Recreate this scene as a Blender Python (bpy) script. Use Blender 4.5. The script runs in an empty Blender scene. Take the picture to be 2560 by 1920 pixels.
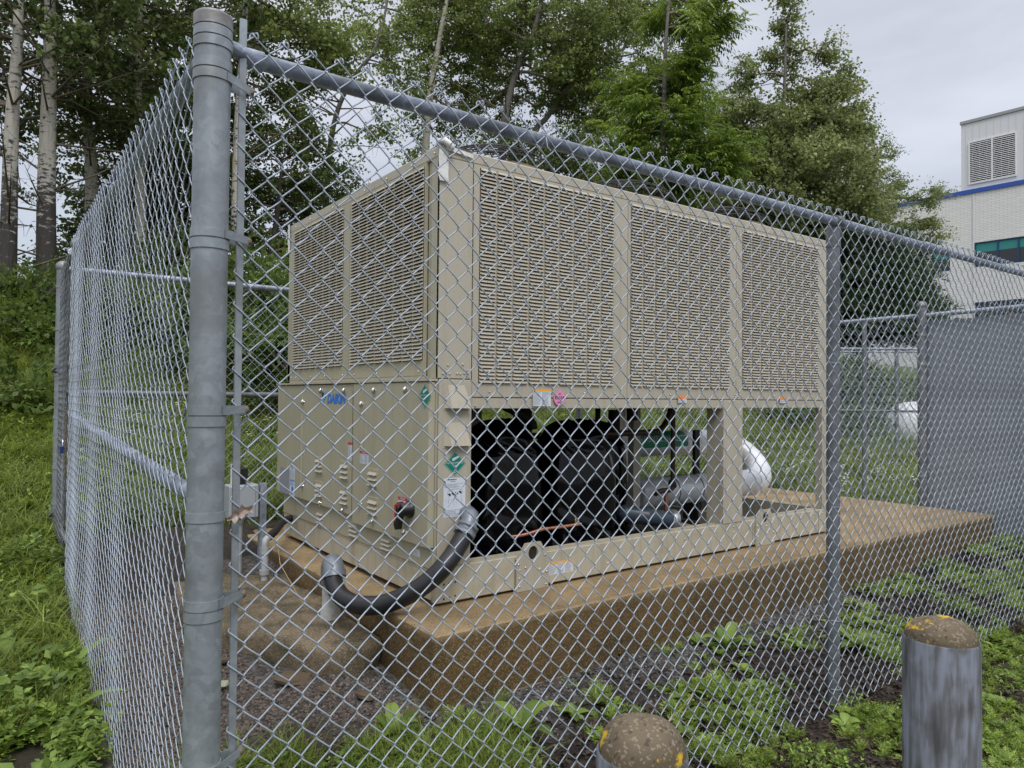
import bpy, math, random
import numpy as np
from mathutils import Vector, Matrix

# ------------------------------------------------------------------ camera, sky, sun, exposure
scene = bpy.context.scene
CAM = np.array([-1.8632, -3.1742, 1.0644])
RIGHT = np.array([0.8056, -0.5924, 0.0088]); UP = np.array([-0.0184, -0.0102, 0.9998]); FWD = np.array([0.5922, 0.8056, 0.0191])
FPX = 1800.15
cam_data = bpy.data.cameras.new('camera'); cam = bpy.data.objects.new('camera', cam_data)
scene.collection.objects.link(cam); scene.camera = cam
cam_data.sensor_width = 36.0; cam_data.lens = 36.0 * FPX / 2560.0
cam_data.clip_start = 0.05; cam_data.clip_end = 1500.0
M = Matrix.Identity(4)
for i in range(3):
    M[i][0] = RIGHT[i]; M[i][1] = UP[i]; M[i][2] = -FWD[i]; M[i][3] = CAM[i]
cam.matrix_world = M

SUN_EL, SUN_AZ = math.radians(52), math.radians(-112)      # azimuth of the sun measured from +X towards +Y
world = bpy.data.worlds.new('World'); scene.world = world; world.use_nodes = True
nt = world.node_tree; nt.nodes.clear()
def N(t, typ, **kw):
    n = t.nodes.new(typ)
    for k, v in kw.items():
        if k.startswith('i_'):
            n.inputs[int(k[2:])].default_value = v
        else: setattr(n, k, v)
    return n
out = N(nt, 'ShaderNodeOutputWorld'); bg = N(nt, 'ShaderNodeBackground')
sky = N(nt, 'ShaderNodeTexSky', sky_type='NISHITA', sun_disc=False)
sky.sun_elevation = SUN_EL; sky.sun_rotation = math.pi / 2 - SUN_AZ
bg_sky = N(nt, 'ShaderNodeBackground'); bg_sky.inputs[1].default_value = 0.05
nt.links.new(sky.outputs[0], bg_sky.inputs[0])
tc = N(nt, 'ShaderNodeTexCoord'); sep = N(nt, 'ShaderNodeSeparateXYZ'); nt.links.new(tc.outputs['Generated'], sep.inputs[0])
mp = N(nt, 'ShaderNodeMapping'); mp.inputs['Scale'].default_value = (1.0, 1.0, 3.2); nt.links.new(tc.outputs['Generated'], mp.inputs[0])
nz = N(nt, 'ShaderNodeTexNoise'); nz.inputs['Scale'].default_value = 2.1; nz.inputs['Detail'].default_value = 6; nz.inputs['Roughness'].default_value = .5
nt.links.new(mp.outputs[0], nz.inputs[0])
cr = N(nt, 'ShaderNodeValToRGB'); e = cr.color_ramp.elements
e[0].position = .36; e[0].color = (.33, .328, .345, 1); e[1].position = .64; e[1].color = (.49, .485, .505, 1)
nt.links.new(nz.outputs['Fac'], cr.inputs[0])
grad = N(nt, 'ShaderNodeMapRange'); grad.inputs[1].default_value = 0; grad.inputs[2].default_value = 1; grad.inputs[3].default_value = .88; grad.inputs[4].default_value = 4.3
sq = N(nt, 'ShaderNodeMath', operation='POWER'); sq.inputs[1].default_value = 2.0; sq.use_clamp = True
nt.links.new(sep.outputs[2], sq.inputs[0]); nt.links.new(sq.outputs[0], grad.inputs[0]); nt.links.new(cr.outputs[0], bg.inputs[0]); nt.links.new(grad.outputs[0], bg.inputs[1])
mix = N(nt, 'ShaderNodeAddShader'); nt.links.new(bg.outputs[0], mix.inputs[0]); nt.links.new(bg_sky.outputs[0], mix.inputs[1])
nt.links.new(mix.outputs[0], out.inputs[0])
BG_LEVEL = bg
sun_d = bpy.data.lights.new('sun', 'SUN'); sun_d.energy = 1.5; sun_d.angle = math.radians(20); sun_d.color = (1, .975, .93)
sun = bpy.data.objects.new('sun', sun_d); scene.collection.objects.link(sun)
sd = Vector((math.cos(SUN_EL) * math.cos(SUN_AZ), math.cos(SUN_EL) * math.sin(SUN_AZ), math.sin(SUN_EL)))
sun.rotation_euler = sd.to_track_quat('Z', 'Y').to_euler()
scene.view_settings.view_transform = 'Standard'; scene.view_settings.look = 'None'
scene.view_settings.gamma = 1.0; scene.view_settings.exposure = 0.08; scene.view_settings.use_curve_mapping = False
scene.render.engine = 'CYCLES'
scene.cycles.max_bounces = 6; scene.cycles.transparent_max_bounces = 8; scene.cycles.diffuse_bounces = 3; scene.cycles.glossy_bounces = 3

random.seed(7); rng = np.random.default_rng(7)
COL = scene.collection
def at(px, py, depth):                                       # a point in the world at a given distance along the view axis
    d = FWD + RIGHT * (px - 1280) / FPX + UP * (960 - py) / FPX
    return CAM + d * depth

# ------------------------------------------------------------------ mesh helpers
def tag(o, label=None, cat=None, group=None, kind=None):
    if label: o['label'] = label
    if cat: o['category'] = cat
    if group: o['group'] = group
    if kind: o['kind'] = kind
    return o
def link(o, parent=None):
    COL.objects.link(o)
    if parent is not None: o.parent = parent
    return o
def empty(name, loc=(0, 0, 0), **kw):
    o = bpy.data.objects.new(name, None); o.location = loc; o.empty_display_size = .1
    COL.objects.link(o); return tag(o, **kw)

class MB:
    def __init__(s): s.v = []; s.f = []; s.m = []; s.sm = []
    def add(s, vs, fs, mat=0, smooth=False):
        b = len(s.v); s.v += [tuple(map(float, p)) for p in vs]
        for f in fs: s.f.append(tuple(i + b for i in f)); s.m.append(mat); s.sm.append(smooth)
        return s
    def box(s, a, b, mat=0, ch=0.0):
        x0, y0, z0 = [min(a[i], b[i]) for i in range(3)]; x1, y1, z1 = [max(a[i], b[i]) for i in range(3)]
        if ch <= 0:
            vs = [(x0,y0,z0),(x1,y0,z0),(x1,y1,z0),(x0,y1,z0),(x0,y0,z1),(x1,y0,z1),(x1,y1,z1),(x0,y1,z1)]
            return s.add(vs, [(3,2,1,0),(4,5,6,7),(0,1,5,4),(1,2,6,5),(2,3,7,6),(3,0,4,7)], mat)
        c = min(ch, (x1-x0)/2.1, (y1-y0)/2.1, (z1-z0)/2.1)
        vs = []; idx = {}
        for sx in (0,1):
            for sy in (0,1):
                for sz in (0,1):
                    X = (x0,x1)[sx]; Y = (y0,y1)[sy]; Z = (z0,z1)[sz]; dx = c*(1-2*sx); dy = c*(1-2*sy); dz = c*(1-2*sz)
                    idx[(sx,sy,sz,0)] = len(vs); vs.append((X, Y+dy, Z+dz))
                    idx[(sx,sy,sz,1)] = len(vs); vs.append((X+dx, Y, Z+dz))
                    idx[(sx,sy,sz,2)] = len(vs); vs.append((X+dx, Y+dy, Z))
        g = idx; fs = []
        for a_ in (0,1):
            fs.append([g[(a_,0,0,0)], g[(a_,1,0,0)], g[(a_,1,1,0)], g[(a_,0,1,0)]][::(1 if a_ else -1)])
            fs.append([g[(0,a_,0,1)], g[(0,a_,1,1)], g[(1,a_,1,1)], g[(1,a_,0,1)]][::(1 if a_ else -1)])
            fs.append([g[(0,0,a_,2)], g[(1,0,a_,2)], g[(1,1,a_,2)], g[(0,1,a_,2)]][::(1 if a_ else -1)])
        for a_ in (0,1):
            for b_ in (0,1):
                fs.append([g[(a_,b_,0,0)], g[(a_,b_,1,0)], g[(a_,b_,1,1)], g[(a_,b_,0,1)]][::(1 if a_ != b_ else -1)])
                fs.append([g[(a_,0,b_,0)], g[(a_,1,b_,0)], g[(a_,1,b_,2)], g[(a_,0,b_,2)]][::(1 if a_ == b_ else -1)])
                fs.append([g[(0,a_,b_,1)], g[(1,a_,b_,1)], g[(1,a_,b_,2)], g[(0,a_,b_,2)]][::(1 if a_ != b_ else -1)])
                for c_ in (0,1):
                    t = [g[(a_,b_,c_,0)], g[(a_,b_,c_,1)], g[(a_,b_,c_,2)]]
                    fs.append(t[::(1 if (a_+b_+c_) % 2 else -1)])
        return s.add(vs, [tuple(f) for f in fs], mat)
    def tube(s, pts, r, n=8, caps=True, mat=0, smooth=True, closed=False):
        P = [Vector(p) for p in pts]; k = len(P)
        R = r if hasattr(r, '__len__') else [r] * k
        vs = []; ref = None
        for i in range(k):
            if closed: t = (P[(i+1) % k] - P[i-1])
            else: t = (P[min(i+1, k-1)] - P[max(i-1, 0)])
            t = t.normalized() if t.length > 1e-9 else Vector((0,0,1))
            if ref is None: ref = t.orthogonal().normalized()
            u = (ref - t * ref.dot(t)); u = u.normalized() if u.length > 1e-6 else t.orthogonal().normalized(); ref = u
            w = t.cross(u)
            for j in range(n):
                a = 2 * math.pi * j / n; vs.append(P[i] + (u * math.cos(a) + w * math.sin(a)) * R[i])
        fs = []
        for i in range(k if closed else k - 1):
            i2 = (i + 1) % k
            for j in range(n): fs.append((i*n+j, i*n+(j+1) % n, i2*n+(j+1) % n, i2*n+j))
        s.add(vs, fs, mat, smooth)
        if caps and not closed:
            s.add(vs[:n], [tuple(range(n))[::-1]], mat); s.add(vs[-n:], [tuple(range(n))], mat)
        return s
    def cyl(s, a, b, r, n=16, mat=0, r2=None):
        return s.tube([a, b], [r, r if r2 is None else r2], n, True, mat)
    def lathe(s, prof, c=(0,0,0), n=24, mat=0, smooth=True):      # prof: (r, z)
        vs = []; k = len(prof)
        for r, z in prof:
            for j in range(n):
                a = 2*math.pi*j/n; vs.append((c[0]+r*math.cos(a), c[1]+r*math.sin(a), c[2]+z))
        fs = [(i*n+j, i*n+(j+1) % n, (i+1)*n+(j+1) % n, (i+1)*n+j) for i in range(k-1) for j in range(n)]
        return s.add(vs, fs, mat, smooth)
    def prism(s, poly, off, mat=0):                                # closed polygon of 3D points, extruded by vector off
        k = len(poly); o = Vector(off); a = [Vector(p) for p in poly]; b = [p + o for p in a]
        s.add(a + b, [tuple(range(k))[::-1], tuple(range(k, 2*k))] + [(i, (i+1) % k, k+(i+1) % k, k+i) for i in range(k)], mat)
        return s
    def quad(s, a, b, c, d, mat=0): return s.add([a, b, c, d], [(0,1,2,3)], mat)
    def mesh(s, name, mats):
        me = bpy.data.meshes.new(name); me.from_pydata(s.v, [], s.f)
        if not isinstance(mats, (list, tuple)): mats = [mats]
        for m in mats: me.materials.append(m)
        me.polygons.foreach_set('material_index', s.m); me.polygons.foreach_set('use_smooth', s.sm); me.update(); return me
    def build(s, name, mats, parent=None, **kw):
        return tag(link(bpy.data.objects.new(name, s.mesh(name, mats)), parent), **kw)

def np_mesh(name, V, F, mats, smooth=False, attr=None, mi=None):   # F: (n,k) array
    V = np.asarray(V, dtype=np.float32); F = np.asarray(F, dtype=np.int32); n, k = F.shape
    me = bpy.data.meshes.new(name); me.vertices.add(len(V)); me.vertices.foreach_set('co', V.ravel())
    me.loops.add(n*k); me.loops.foreach_set('vertex_index', F.ravel())
    me.polygons.add(n); me.polygons.foreach_set('loop_start', np.arange(0, n*k, k, dtype=np.int32))
    me.polygons.foreach_set('loop_total', np.full(n, k, dtype=np.int32))
    if smooth: me.polygons.foreach_set('use_smooth', np.ones(n, dtype=bool))
    if not isinstance(mats, (list, tuple)): mats = [mats]
    for m in mats: me.materials.append(m)
    if mi is not None: me.polygons.foreach_set('material_index', np.asarray(mi, dtype=np.int32))
    if attr is not None:
        a = me.attributes.new('tint', 'FLOAT', 'POINT'); a.data.foreach_set('value', np.asarray(attr, dtype=np.float32))
    me.update(calc_edges=True); return me

# ------------------------------------------------------------------ materials
def mat(name, col, rough=.6, metal=0.0, spec=.5, noise=None, bump=None, coat=0):
    m = bpy.data.materials.new(name); m.use_nodes = True; t = m.node_tree; p = t.nodes['Principled BSDF']
    p.inputs['Base Color'].default_value = (*col, 1); p.inputs['Roughness'].default_value = rough; p.inputs['Metallic'].default_value = metal
    p.inputs['Specular IOR Level'].default_value = spec; p.inputs['Coat Weight'].default_value = coat
    co = N(t, 'ShaderNodeTexCoord')
    if noise:                                                      # (scale, other colour, lo, hi)
        sc, c2, lo, hi = noise
        n = N(t, 'ShaderNodeTexNoise'); n.inputs['Scale'].default_value = sc; n.inputs['Detail'].default_value = 5; n.inputs['Roughness'].default_value = .6
        t.links.new(co.outputs['Object'], n.inputs[0])
        r = N(t, 'ShaderNodeMapRange'); r.inputs[1].default_value = lo; r.inputs[2].default_value = hi; t.links.new(n.outputs['Fac'], r.inputs[0])
        x = N(t, 'ShaderNodeMix', data_type='RGBA'); x.inputs[6].default_value = (*col, 1); x.inputs[7].default_value = (*c2, 1)
        t.links.new(r.outputs[0], x.inputs[0]); t.links.new(x.outputs[2], p.inputs['Base Color'])
    if bump:
        sc, st, di = bump
        n = N(t, 'ShaderNodeTexNoise'); n.inputs['Scale'].default_value = sc; n.inputs['Detail'].default_value = 4
        t.links.new(co.outputs['Object'], n.inputs[0]); b = N(t, 'ShaderNodeBump'); b.inputs['Strength'].default_value = st; b.inputs['Distance'].default_value = di
        t.links.new(n.outputs['Fac'], b.inputs['Height']); t.links.new(b.outputs[0], p.inputs['Normal'])
    return m

def streaks(m, dark, amt):
    t = m.node_tree; p = t.nodes['Principled BSDF']; src = p.inputs['Base Color'].links[0].from_socket; co = N(t, 'ShaderNodeTexCoord'); mp = N(t, 'ShaderNodeMapping'); mp.inputs['Scale'].default_value = (16, 16, .9)
    n = N(t, 'ShaderNodeTexNoise'); n.inputs['Scale'].default_value = 1; n.inputs['Detail'].default_value = 6; n.inputs['Roughness'].default_value = .65
    t.links.new(co.outputs['Object'], mp.inputs[0]); t.links.new(mp.outputs[0], n.inputs[0])
    r = N(t, 'ShaderNodeMapRange'); r.inputs[1].default_value = .48; r.inputs[2].default_value = .78; r.inputs[4].default_value = amt; t.links.new(n.outputs['Fac'], r.inputs[0])
    x = N(t, 'ShaderNodeMix', data_type='RGBA'); x.inputs[7].default_value = (*dark, 1); t.links.new(src, x.inputs[6]); t.links.new(r.outputs[0], x.inputs[0]); t.links.new(x.outputs[2], p.inputs['Base Color'])

def galv(name, c1, c2, c3, scale=14, metal=.45, rough=.42):
    m = mat(name, c1, rough, metal); t = m.node_tree; p = t.nodes['Principled BSDF']
    co = N(t, 'ShaderNodeTexCoord'); n0 = N(t, 'ShaderNodeTexNoise'); n0.inputs['Scale'].default_value = 9; n0.inputs['Detail'].default_value = 3
    ad = N(t, 'ShaderNodeVectorMath', operation='MULTIPLY_ADD'); ad.inputs[1].default_value = (.09,)*3
    t.links.new(co.outputs['Object'], n0.inputs[0]); t.links.new(n0.outputs['Color'], ad.inputs[0]); t.links.new(co.outputs['Object'], ad.inputs[2])
    v = N(t, 'ShaderNodeTexVoronoi'); v.inputs['Scale'].default_value = scale * 2.2; t.links.new(ad.outputs[0], v.inputs['Vector'])
    v2 = N(t, 'ShaderNodeTexVoronoi'); v2.inputs['Scale'].default_value = scale * 5; t.links.new(ad.outputs[0], v2.inputs['Vector'])
    s1 = N(t, 'ShaderNodeSeparateColor'); t.links.new(v.outputs['Color'], s1.inputs[0])
    s2 = N(t, 'ShaderNodeSeparateColor'); t.links.new(v2.outputs['Color'], s2.inputs[0])
    n = N(t, 'ShaderNodeTexNoise'); n.inputs['Scale'].default_value = 5; n.inputs['Detail'].default_value = 6; n.inputs['Roughness'].default_value = .65
    t.links.new(co.outputs['Object'], n.inputs[0])
    x = N(t, 'ShaderNodeMix', data_type='RGBA'); x.inputs[6].default_value = (*c1, 1); x.inputs[7].default_value = (*c2, 1)
    av = N(t, 'ShaderNodeMath', operation='MULTIPLY_ADD'); av.inputs[1].default_value = .7
    hh = N(t, 'ShaderNodeMath', operation='MULTIPLY'); hh.inputs[1].default_value = .3; t.links.new(s2.outputs[0], hh.inputs[0])
    t.links.new(s1.outputs[0], av.inputs[0]); t.links.new(hh.outputs[0], av.inputs[2]); t.links.new(av.outputs[0], x.inputs[0])
    r = N(t, 'ShaderNodeMapRange'); r.inputs[1].default_value = .47; r.inputs[2].default_value = .72; t.links.new(n.outputs['Fac'], r.inputs[0])
    y = N(t, 'ShaderNodeMix', data_type='RGBA'); y.inputs[7].default_value = (*c3, 1)
    t.links.new(x.outputs[2], y.inputs[6]); t.links.new(r.outputs[0], y.inputs[0]); t.links.new(y.outputs[2], p.inputs['Base Color'])
    rr = N(t, 'ShaderNodeMapRange'); rr.inputs[3].default_value = rough - .1; rr.inputs[4].default_value = rough + .2
    t.links.new(s1.outputs[1], rr.inputs[0]); t.links.new(rr.outputs[0], p.inputs['Roughness'])
    b = N(t, 'ShaderNodeBump'); b.inputs['Strength'].default_value = .12; b.inputs['Distance'].default_value = .002
    t.links.new(n.outputs['Fac'], b.inputs['Height']); t.links.new(b.outputs[0], p.inputs['Normal'])
    return m

M_POST = galv('galvanised_post', (.215, .24, .26), (.30, .335, .36), (.17, .185, .19), 20, .3, .42)
M_RAIL = galv('galvanised_rail', (.20, .235, .30), (.42, .47, .56), (.13, .14, .16), 18, .4, .42)
M_OLD = galv('weathered_grey_steel', (.13, .14, .155), (.20, .215, .235), (.085, .09, .10), 9, .25, .5)
M_BAND = galv('galvanised_band', (.25, .285, .31), (.33, .365, .39), (.19, .20, .195), 20, .4, .45)
M_CAP = mat('cast_aluminium_cap', (.27, .27, .27), .5, .35, noise=(14, (.17, .16, .155), .4, .65), bump=(60, .3, .003))
M_WIRE = mat('bright_galvanised_wire', (.40, .455, .53), .42, .15, noise=(3, (.27, .31, .36), .4, .65))
M_WIRE_FAR = mat('dull_galvanised_wire', (.36, .41, .46), .5, .4)
M_BOLT = mat('rusty_bolt', (.17, .14, .11), .6, .4, noise=(120, (.25, .17, .1), .4, .7), bump=(300, .3, .001))
M_BEIGE = mat('beige_enamel', (.44, .405, .325), .42, 0, .4, noise=(2.2, (.41, .375, .295), .35, .7), bump=(700, .05, .0006))
M_BEIGE2 = mat('beige_enamel_shaded_end', (.40, .37, .27), .42, 0, .4, noise=(1.6, (.37, .34, .245), .35, .7), bump=(700, .05, .0006))  # end face copy of the beige, its shade put into a darker colour
M_BEIGE_D = mat('beige_enamel_dusty', (.45, .41, .31), .5, 0, .4, noise=(5, (.36, .32, .23), .5, .75), bump=(700, .05, .0006))
for m_, a_ in ((M_BEIGE, .35), (M_BEIGE2, .4), (M_BEIGE_D, .6)): streaks(m_, (.24, .20, .14), a_)
M_SEAM = mat('dark_gap', (.02, .018, .015), .9)
M_COIL = mat('dark_coil', (.035, .03, .026), .7, .2)
M_CHROME = mat('chrome_latch', (.75, .75, .76), .12, 1)
M_SCREW = mat('zinc_screw', (.6, .59, .55), .3, .8)
M_BLACK = mat('black_plastic_film', (.002, .002, .003), .17, 0, .28, bump=(5, .16, .03))
M_BLACK_PL = mat('black_plastic', (.012, .012, .012), .4)
M_FOAM = mat('black_foam_pipe', (.013, .012, .012), .75)
M_RED = mat('red_plastic', (.55, .05, .02), .4)
M_COPPER = mat('copper', (.62, .27, .17), .33, .85, noise=(40, (.3, .13, .09), .45, .7))
M_BROWNPIPE = mat('painted_brown_pipe', (.05, .03, .025), .45, .2)
M_SILVER = mat('aluminium_jacket', (.86, .88, .90), .36, .15, bump=(7, .25, .02), noise=(3, (.55, .57, .6), .4, .7))
M_GREENL = mat('green_tape', (.0, .27, .14), .4)
M_GREEN = mat('green_label', (.0, .19, .125), .4)
M_WHITE = mat('white_label', (.62, .66, .72), .45)
M_WHITE2 = mat('white_paint', (.74, .75, .76), .5)
M_INK = mat('black_ink', (.03, .03, .035), .6)
M_GREYINK = mat('grey_ink', (.25, .26, .30), .6)
M_REDL = mat('red_label', (.5, .03, .03), .45)
M_ORANGE = mat('orange_label', (.85, .25, .04), .45)
M_AMBER = mat('amber_label', (.80, .38, .05), .45)
M_PINK = mat('pink_label', (.72, .27, .48), .45)
M_BLUE = mat('blue_ink', (.01, .18, .66), .4)
M_CYAN = mat('cyan_ink', (.05, .38, .72), .4)
M_FILM = mat('white_film', (.72, .72, .70), .4, noise=(30, (.6, .6, .58), .4, .6), bump=(40, .4, .006))
M_FITTING = mat('grey_cast_fitting', (.19, .215, .245), .42, .35, noise=(30, (.2, .22, .25), .4, .65))
M_CONDUIT = mat('dark_flexible_conduit', (.012, .012, .015), .42, 0, .5, noise=(6, (.02, .019, .021), .4, .7))
M_PVC = mat('grey_pvc', (.36, .38, .40), .45, noise=(10, (.27, .27, .26), .45, .7))
M_DRIER = mat('slate_blue_paint', (.055, .075, .105), .38)
M_BOX = mat('grey_box_paint', (.33, .36, .39), .5)
M_GUARD = mat('black_wire_guard', (.02, .02, .02), .5)
M_WALLW = None

def concrete(name, top, dark, speck, wet=False):
    m = mat(name, top, .85); t = m.node_tree; p = t.nodes['Principled BSDF']; co = N(t, 'ShaderNodeTexCoord')
    n = N(t, 'ShaderNodeTexNoise'); n.inputs['Scale'].default_value = 2.6 if wet else 6.5; n.inputs['Detail'].default_value = 9; n.inputs['Roughness'].default_value = .62
    t.links.new(co.outputs['Object'], n.inputs[0])
    r = N(t, 'ShaderNodeMapRange'); r.inputs[1].default_value = .38; r.inputs[2].default_value = .68; t.links.new(n.outputs['Fac'], r.inputs[0])
    x = N(t, 'ShaderNodeMix', data_type='RGBA'); x.inputs[6].default_value = (*top, 1); x.inputs[7].default_value = (*dark, 1); t.links.new(r.outputs[0], x.inputs[0])
    last = x.outputs[2]
    if wet:                                                        # damp, algae-stained band on the slab edge, with some side shading painted in
        se = N(t, 'ShaderNodeSeparateXYZ'); t.links.new(co.outputs['Object'], se.inputs[0])
        n2 = N(t, 'ShaderNodeTexNoise'); n2.inputs['Scale'].default_value = 2.5; n2.inputs['Detail'].default_value = 7; t.links.new(co.outputs['Object'], n2.inputs[0])
        a = N(t, 'ShaderNodeMath', operation='MULTIPLY_ADD'); a.inputs[1].default_value = .05; t.links.new(n2.outputs['Fac'], a.inputs[0]); t.links.new(se.outputs[2], a.inputs[2])
        c = N(t, 'ShaderNodeValToRGB'); c.color_ramp.interpolation = 'LINEAR'; el = c.color_ramp.elements
        mr = N(t, 'ShaderNodeMapRange'); mr.inputs[1].default_value = -.40; mr.inputs[2].default_value = .06; t.links.new(a.outputs[0], mr.inputs[0]); t.links.new(mr.outputs[0], c.inputs[0])
        el[0].position = 0; el[0].color = (.26, .22, .14, 1); el[1].position = .90; el[1].color = (1, 1, 1, 1)
        for ps, cl in ((.16, (.62, .56, .42, 1)), (.20, (.36, .33, .22, 1)), (.5, (.38, .32, .21, 1)), (.84, (.46, .40, .28, 1))):
            q = el.new(ps); q.color = cl
        mu = N(t, 'ShaderNodeMix', data_type='RGBA', blend_type='MULTIPLY'); mu.inputs[0].default_value = 1
        t.links.new(last, mu.inputs[6]); t.links.new(c.outputs[0], mu.inputs[7]); last = mu.outputs[2]
    v = N(t, 'ShaderNodeTexVoronoi'); v.inputs['Scale'].default_value = 260; t.links.new(co.outputs['Object'], v.inputs['Vector'])
    sc = N(t, 'ShaderNodeSeparateColor'); t.links.new(v.outputs['Color'], sc.inputs[0])
    gt = N(t, 'ShaderNodeMath', operation='GREATER_THAN'); gt.inputs[1].default_value = .86; t.links.new(sc.outputs[0], gt.inputs[0])
    ml = N(t, 'ShaderNodeMath', operation='MULTIPLY'); ml.inputs[1].default_value = .38; t.links.new(gt.outputs[0], ml.inputs[0])
    y = N(t, 'ShaderNodeMix', data_type='RGBA'); y.inputs[7].default_value = (*speck, 1); t.links.new(last, y.inputs[6]); t.links.new(ml.outputs[0], y.inputs[0])
    v3 = N(t, 'ShaderNodeTexVoronoi'); v3.inputs['Scale'].default_value = 150; t.links.new(co.outputs['Object'], v3.inputs['Vector'])
    s3 = N(t, 'ShaderNodeSeparateColor'); t.links.new(v3.outputs['Color'], s3.inputs[0])
    g3 = N(t, 'ShaderNodeMath', operation='GREATER_THAN'); g3.inputs[1].default_value = .94; t.links.new(s3.outputs[0], g3.inputs[0])
    m3 = N(t, 'ShaderNodeMath', operation='MULTIPLY'); m3.inputs[1].default_value = .6; t.links.new(g3.outputs[0], m3.inputs[0])
    y3 = N(t, 'ShaderNodeMix', data_type='RGBA'); y3.inputs[7].default_value = (.03, .02, .012, 1); t.links.new(y.outputs[2], y3.inputs[6]); t.links.new(m3.outputs[0], y3.inputs[0])
    t.links.new(y3.outputs[2], p.inputs['Base Color'])
    n4 = N(t, 'ShaderNodeTexNoise'); n4.inputs['Scale'].default_value = 45; n4.inputs['Detail'].default_value = 6; t.links.new(co.outputs['Object'], n4.inputs[0])
    b = N(t, 'ShaderNodeBump'); b.inputs['Strength'].default_value = .5; b.inputs['Distance'].default_value = .006; t.links.new(n4.outputs['Fac'], b.inputs['Height']); t.links.new(b.outputs[0], p.inputs['Normal'])
    if wet: p.inputs['Roughness'].default_value = .6
    return m
M_PAD = concrete('damp_brown_concrete', (.33, .235, .12), (.17, .12, .06), (.5, .4, .26), True)
M_SLAB = concrete('mossy_old_concrete', (.16, .12, .072), (.035, .032, .013), (.42, .36, .27))
# lichen spotted concrete of the bollard tops
M_DOME = concrete('lichen_spotted_concrete', (.13, .10, .062), (.055, .042, .022), (.34, .29, .22))
t = M_DOME.node_tree; p = t.nodes['Principled BSDF']; co = N(t, 'ShaderNodeTexCoord'); src = p.inputs['Base Color'].links[0].from_socket
n = N(t, 'ShaderNodeTexNoise'); n.inputs['Scale'].default_value = 13; n.inputs['Detail'].default_value = 7; n.inputs['Roughness'].default_value = .7; t.links.new(co.outputs['Object'], n.inputs[0])
r = N(t, 'ShaderNodeMapRange'); r.inputs[1].default_value = .575; r.inputs[2].default_value = .63; t.links.new(n.outputs['Fac'], r.inputs[0])
x = N(t, 'ShaderNodeMix', data_type='RGBA'); x.inputs[7].default_value = (.55, .36, .015, 1); t.links.new(src, x.inputs[6]); t.links.new(r.outputs[0], x.inputs[0]); t.links.new(x.outputs[2], p.inputs['Base Color'])
# brushed grey paint of the bollards
M_BOLL = mat('streaky_grey_paint', (.17, .18, .20), .75, 0, .25); t = M_BOLL.node_tree; p = t.nodes['Principled BSDF']
co = N(t, 'ShaderNodeTexCoord'); mp = N(t, 'ShaderNodeMapping'); mp.inputs['Scale'].default_value = (60, 60, 6); t.links.new(co.outputs['Object'], mp.inputs[0])
n = N(t, 'ShaderNodeTexNoise'); n.inputs['Scale'].default_value = 1; n.inputs['Detail'].default_value = 4; t.links.new(mp.outputs[0], n.inputs[0])
n1 = N(t, 'ShaderNodeTexNoise'); n1.inputs['Scale'].default_value = 7; n1.inputs['Detail'].default_value = 5; t.links.new(co.outputs['Object'], n1.inputs[0])
mv = N(t, 'ShaderNodeMapping'); mv.inputs['Scale'].default_value = (48, 48, 13); nd = N(t, 'ShaderNodeVectorMath', operation='MULTIPLY_ADD'); nd.inputs[1].default_value = (.03, .03, .06); t.links.new(n1.outputs['Color'], nd.inputs[0]); t.links.new(co.outputs['Object'], nd.inputs[2]); t.links.new(nd.outputs[0], mv.inputs[0])
vv = N(t, 'ShaderNodeTexVoronoi', feature='SMOOTH_F1'); vv.inputs['Scale'].default_value = 1; vv.inputs['Smoothness'].default_value = .35; t.links.new(mv.outputs[0], vv.inputs['Vector']); vs_ = N(t, 'ShaderNodeSeparateColor'); t.links.new(vv.outputs['Color'], vs_.inputs[0])
mixv = N(t, 'ShaderNodeMath', operation='MULTIPLY_ADD'); mixv.inputs[1].default_value = .20; ofs = N(t, 'ShaderNodeMath', operation='SUBTRACT'); ofs.inputs[1].default_value = .10; t.links.new(n.outputs['Fac'], ofs.inputs[0]); t.links.new(vs_.outputs[0], mixv.inputs[0]); t.links.new(ofs.outputs[0], mixv.inputs[2])
av = N(t, 'ShaderNodeMath', operation='MULTIPLY_ADD'); av.inputs[1].default_value = .5; t.links.new(mixv.outputs[0], av.inputs[0])
h1 = N(t, 'ShaderNodeMath', operation='MULTIPLY'); h1.inputs[1].default_value = .5; t.links.new(n1.outputs['Fac'], h1.inputs[0]); t.links.new(h1.outputs[0], av.inputs[2])
c = N(t, 'ShaderNodeValToRGB'); el = c.color_ramp.elements; el[0].position = .36; el[0].color = (.05, .053, .055, 1); el[1].position = .66; el[1].color = (.185, .205, .255, 1)
q = el.new(.47); q.color = (.095, .10, .105, 1); q = el.new(.55); q.color = (.15, .165, .195, 1)
t.links.new(av.outputs[0], c.inputs[0]); t.links.new(c.outputs[0], p.inputs['Base Color'])
b = N(t, 'ShaderNodeBump'); b.inputs['Strength'].default_value = .3; b.inputs['Distance'].default_value = .002; t.links.new(av.outputs[0], b.inputs['Height']); t.links.new(b.outputs[0], p.inputs['Normal'])

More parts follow.
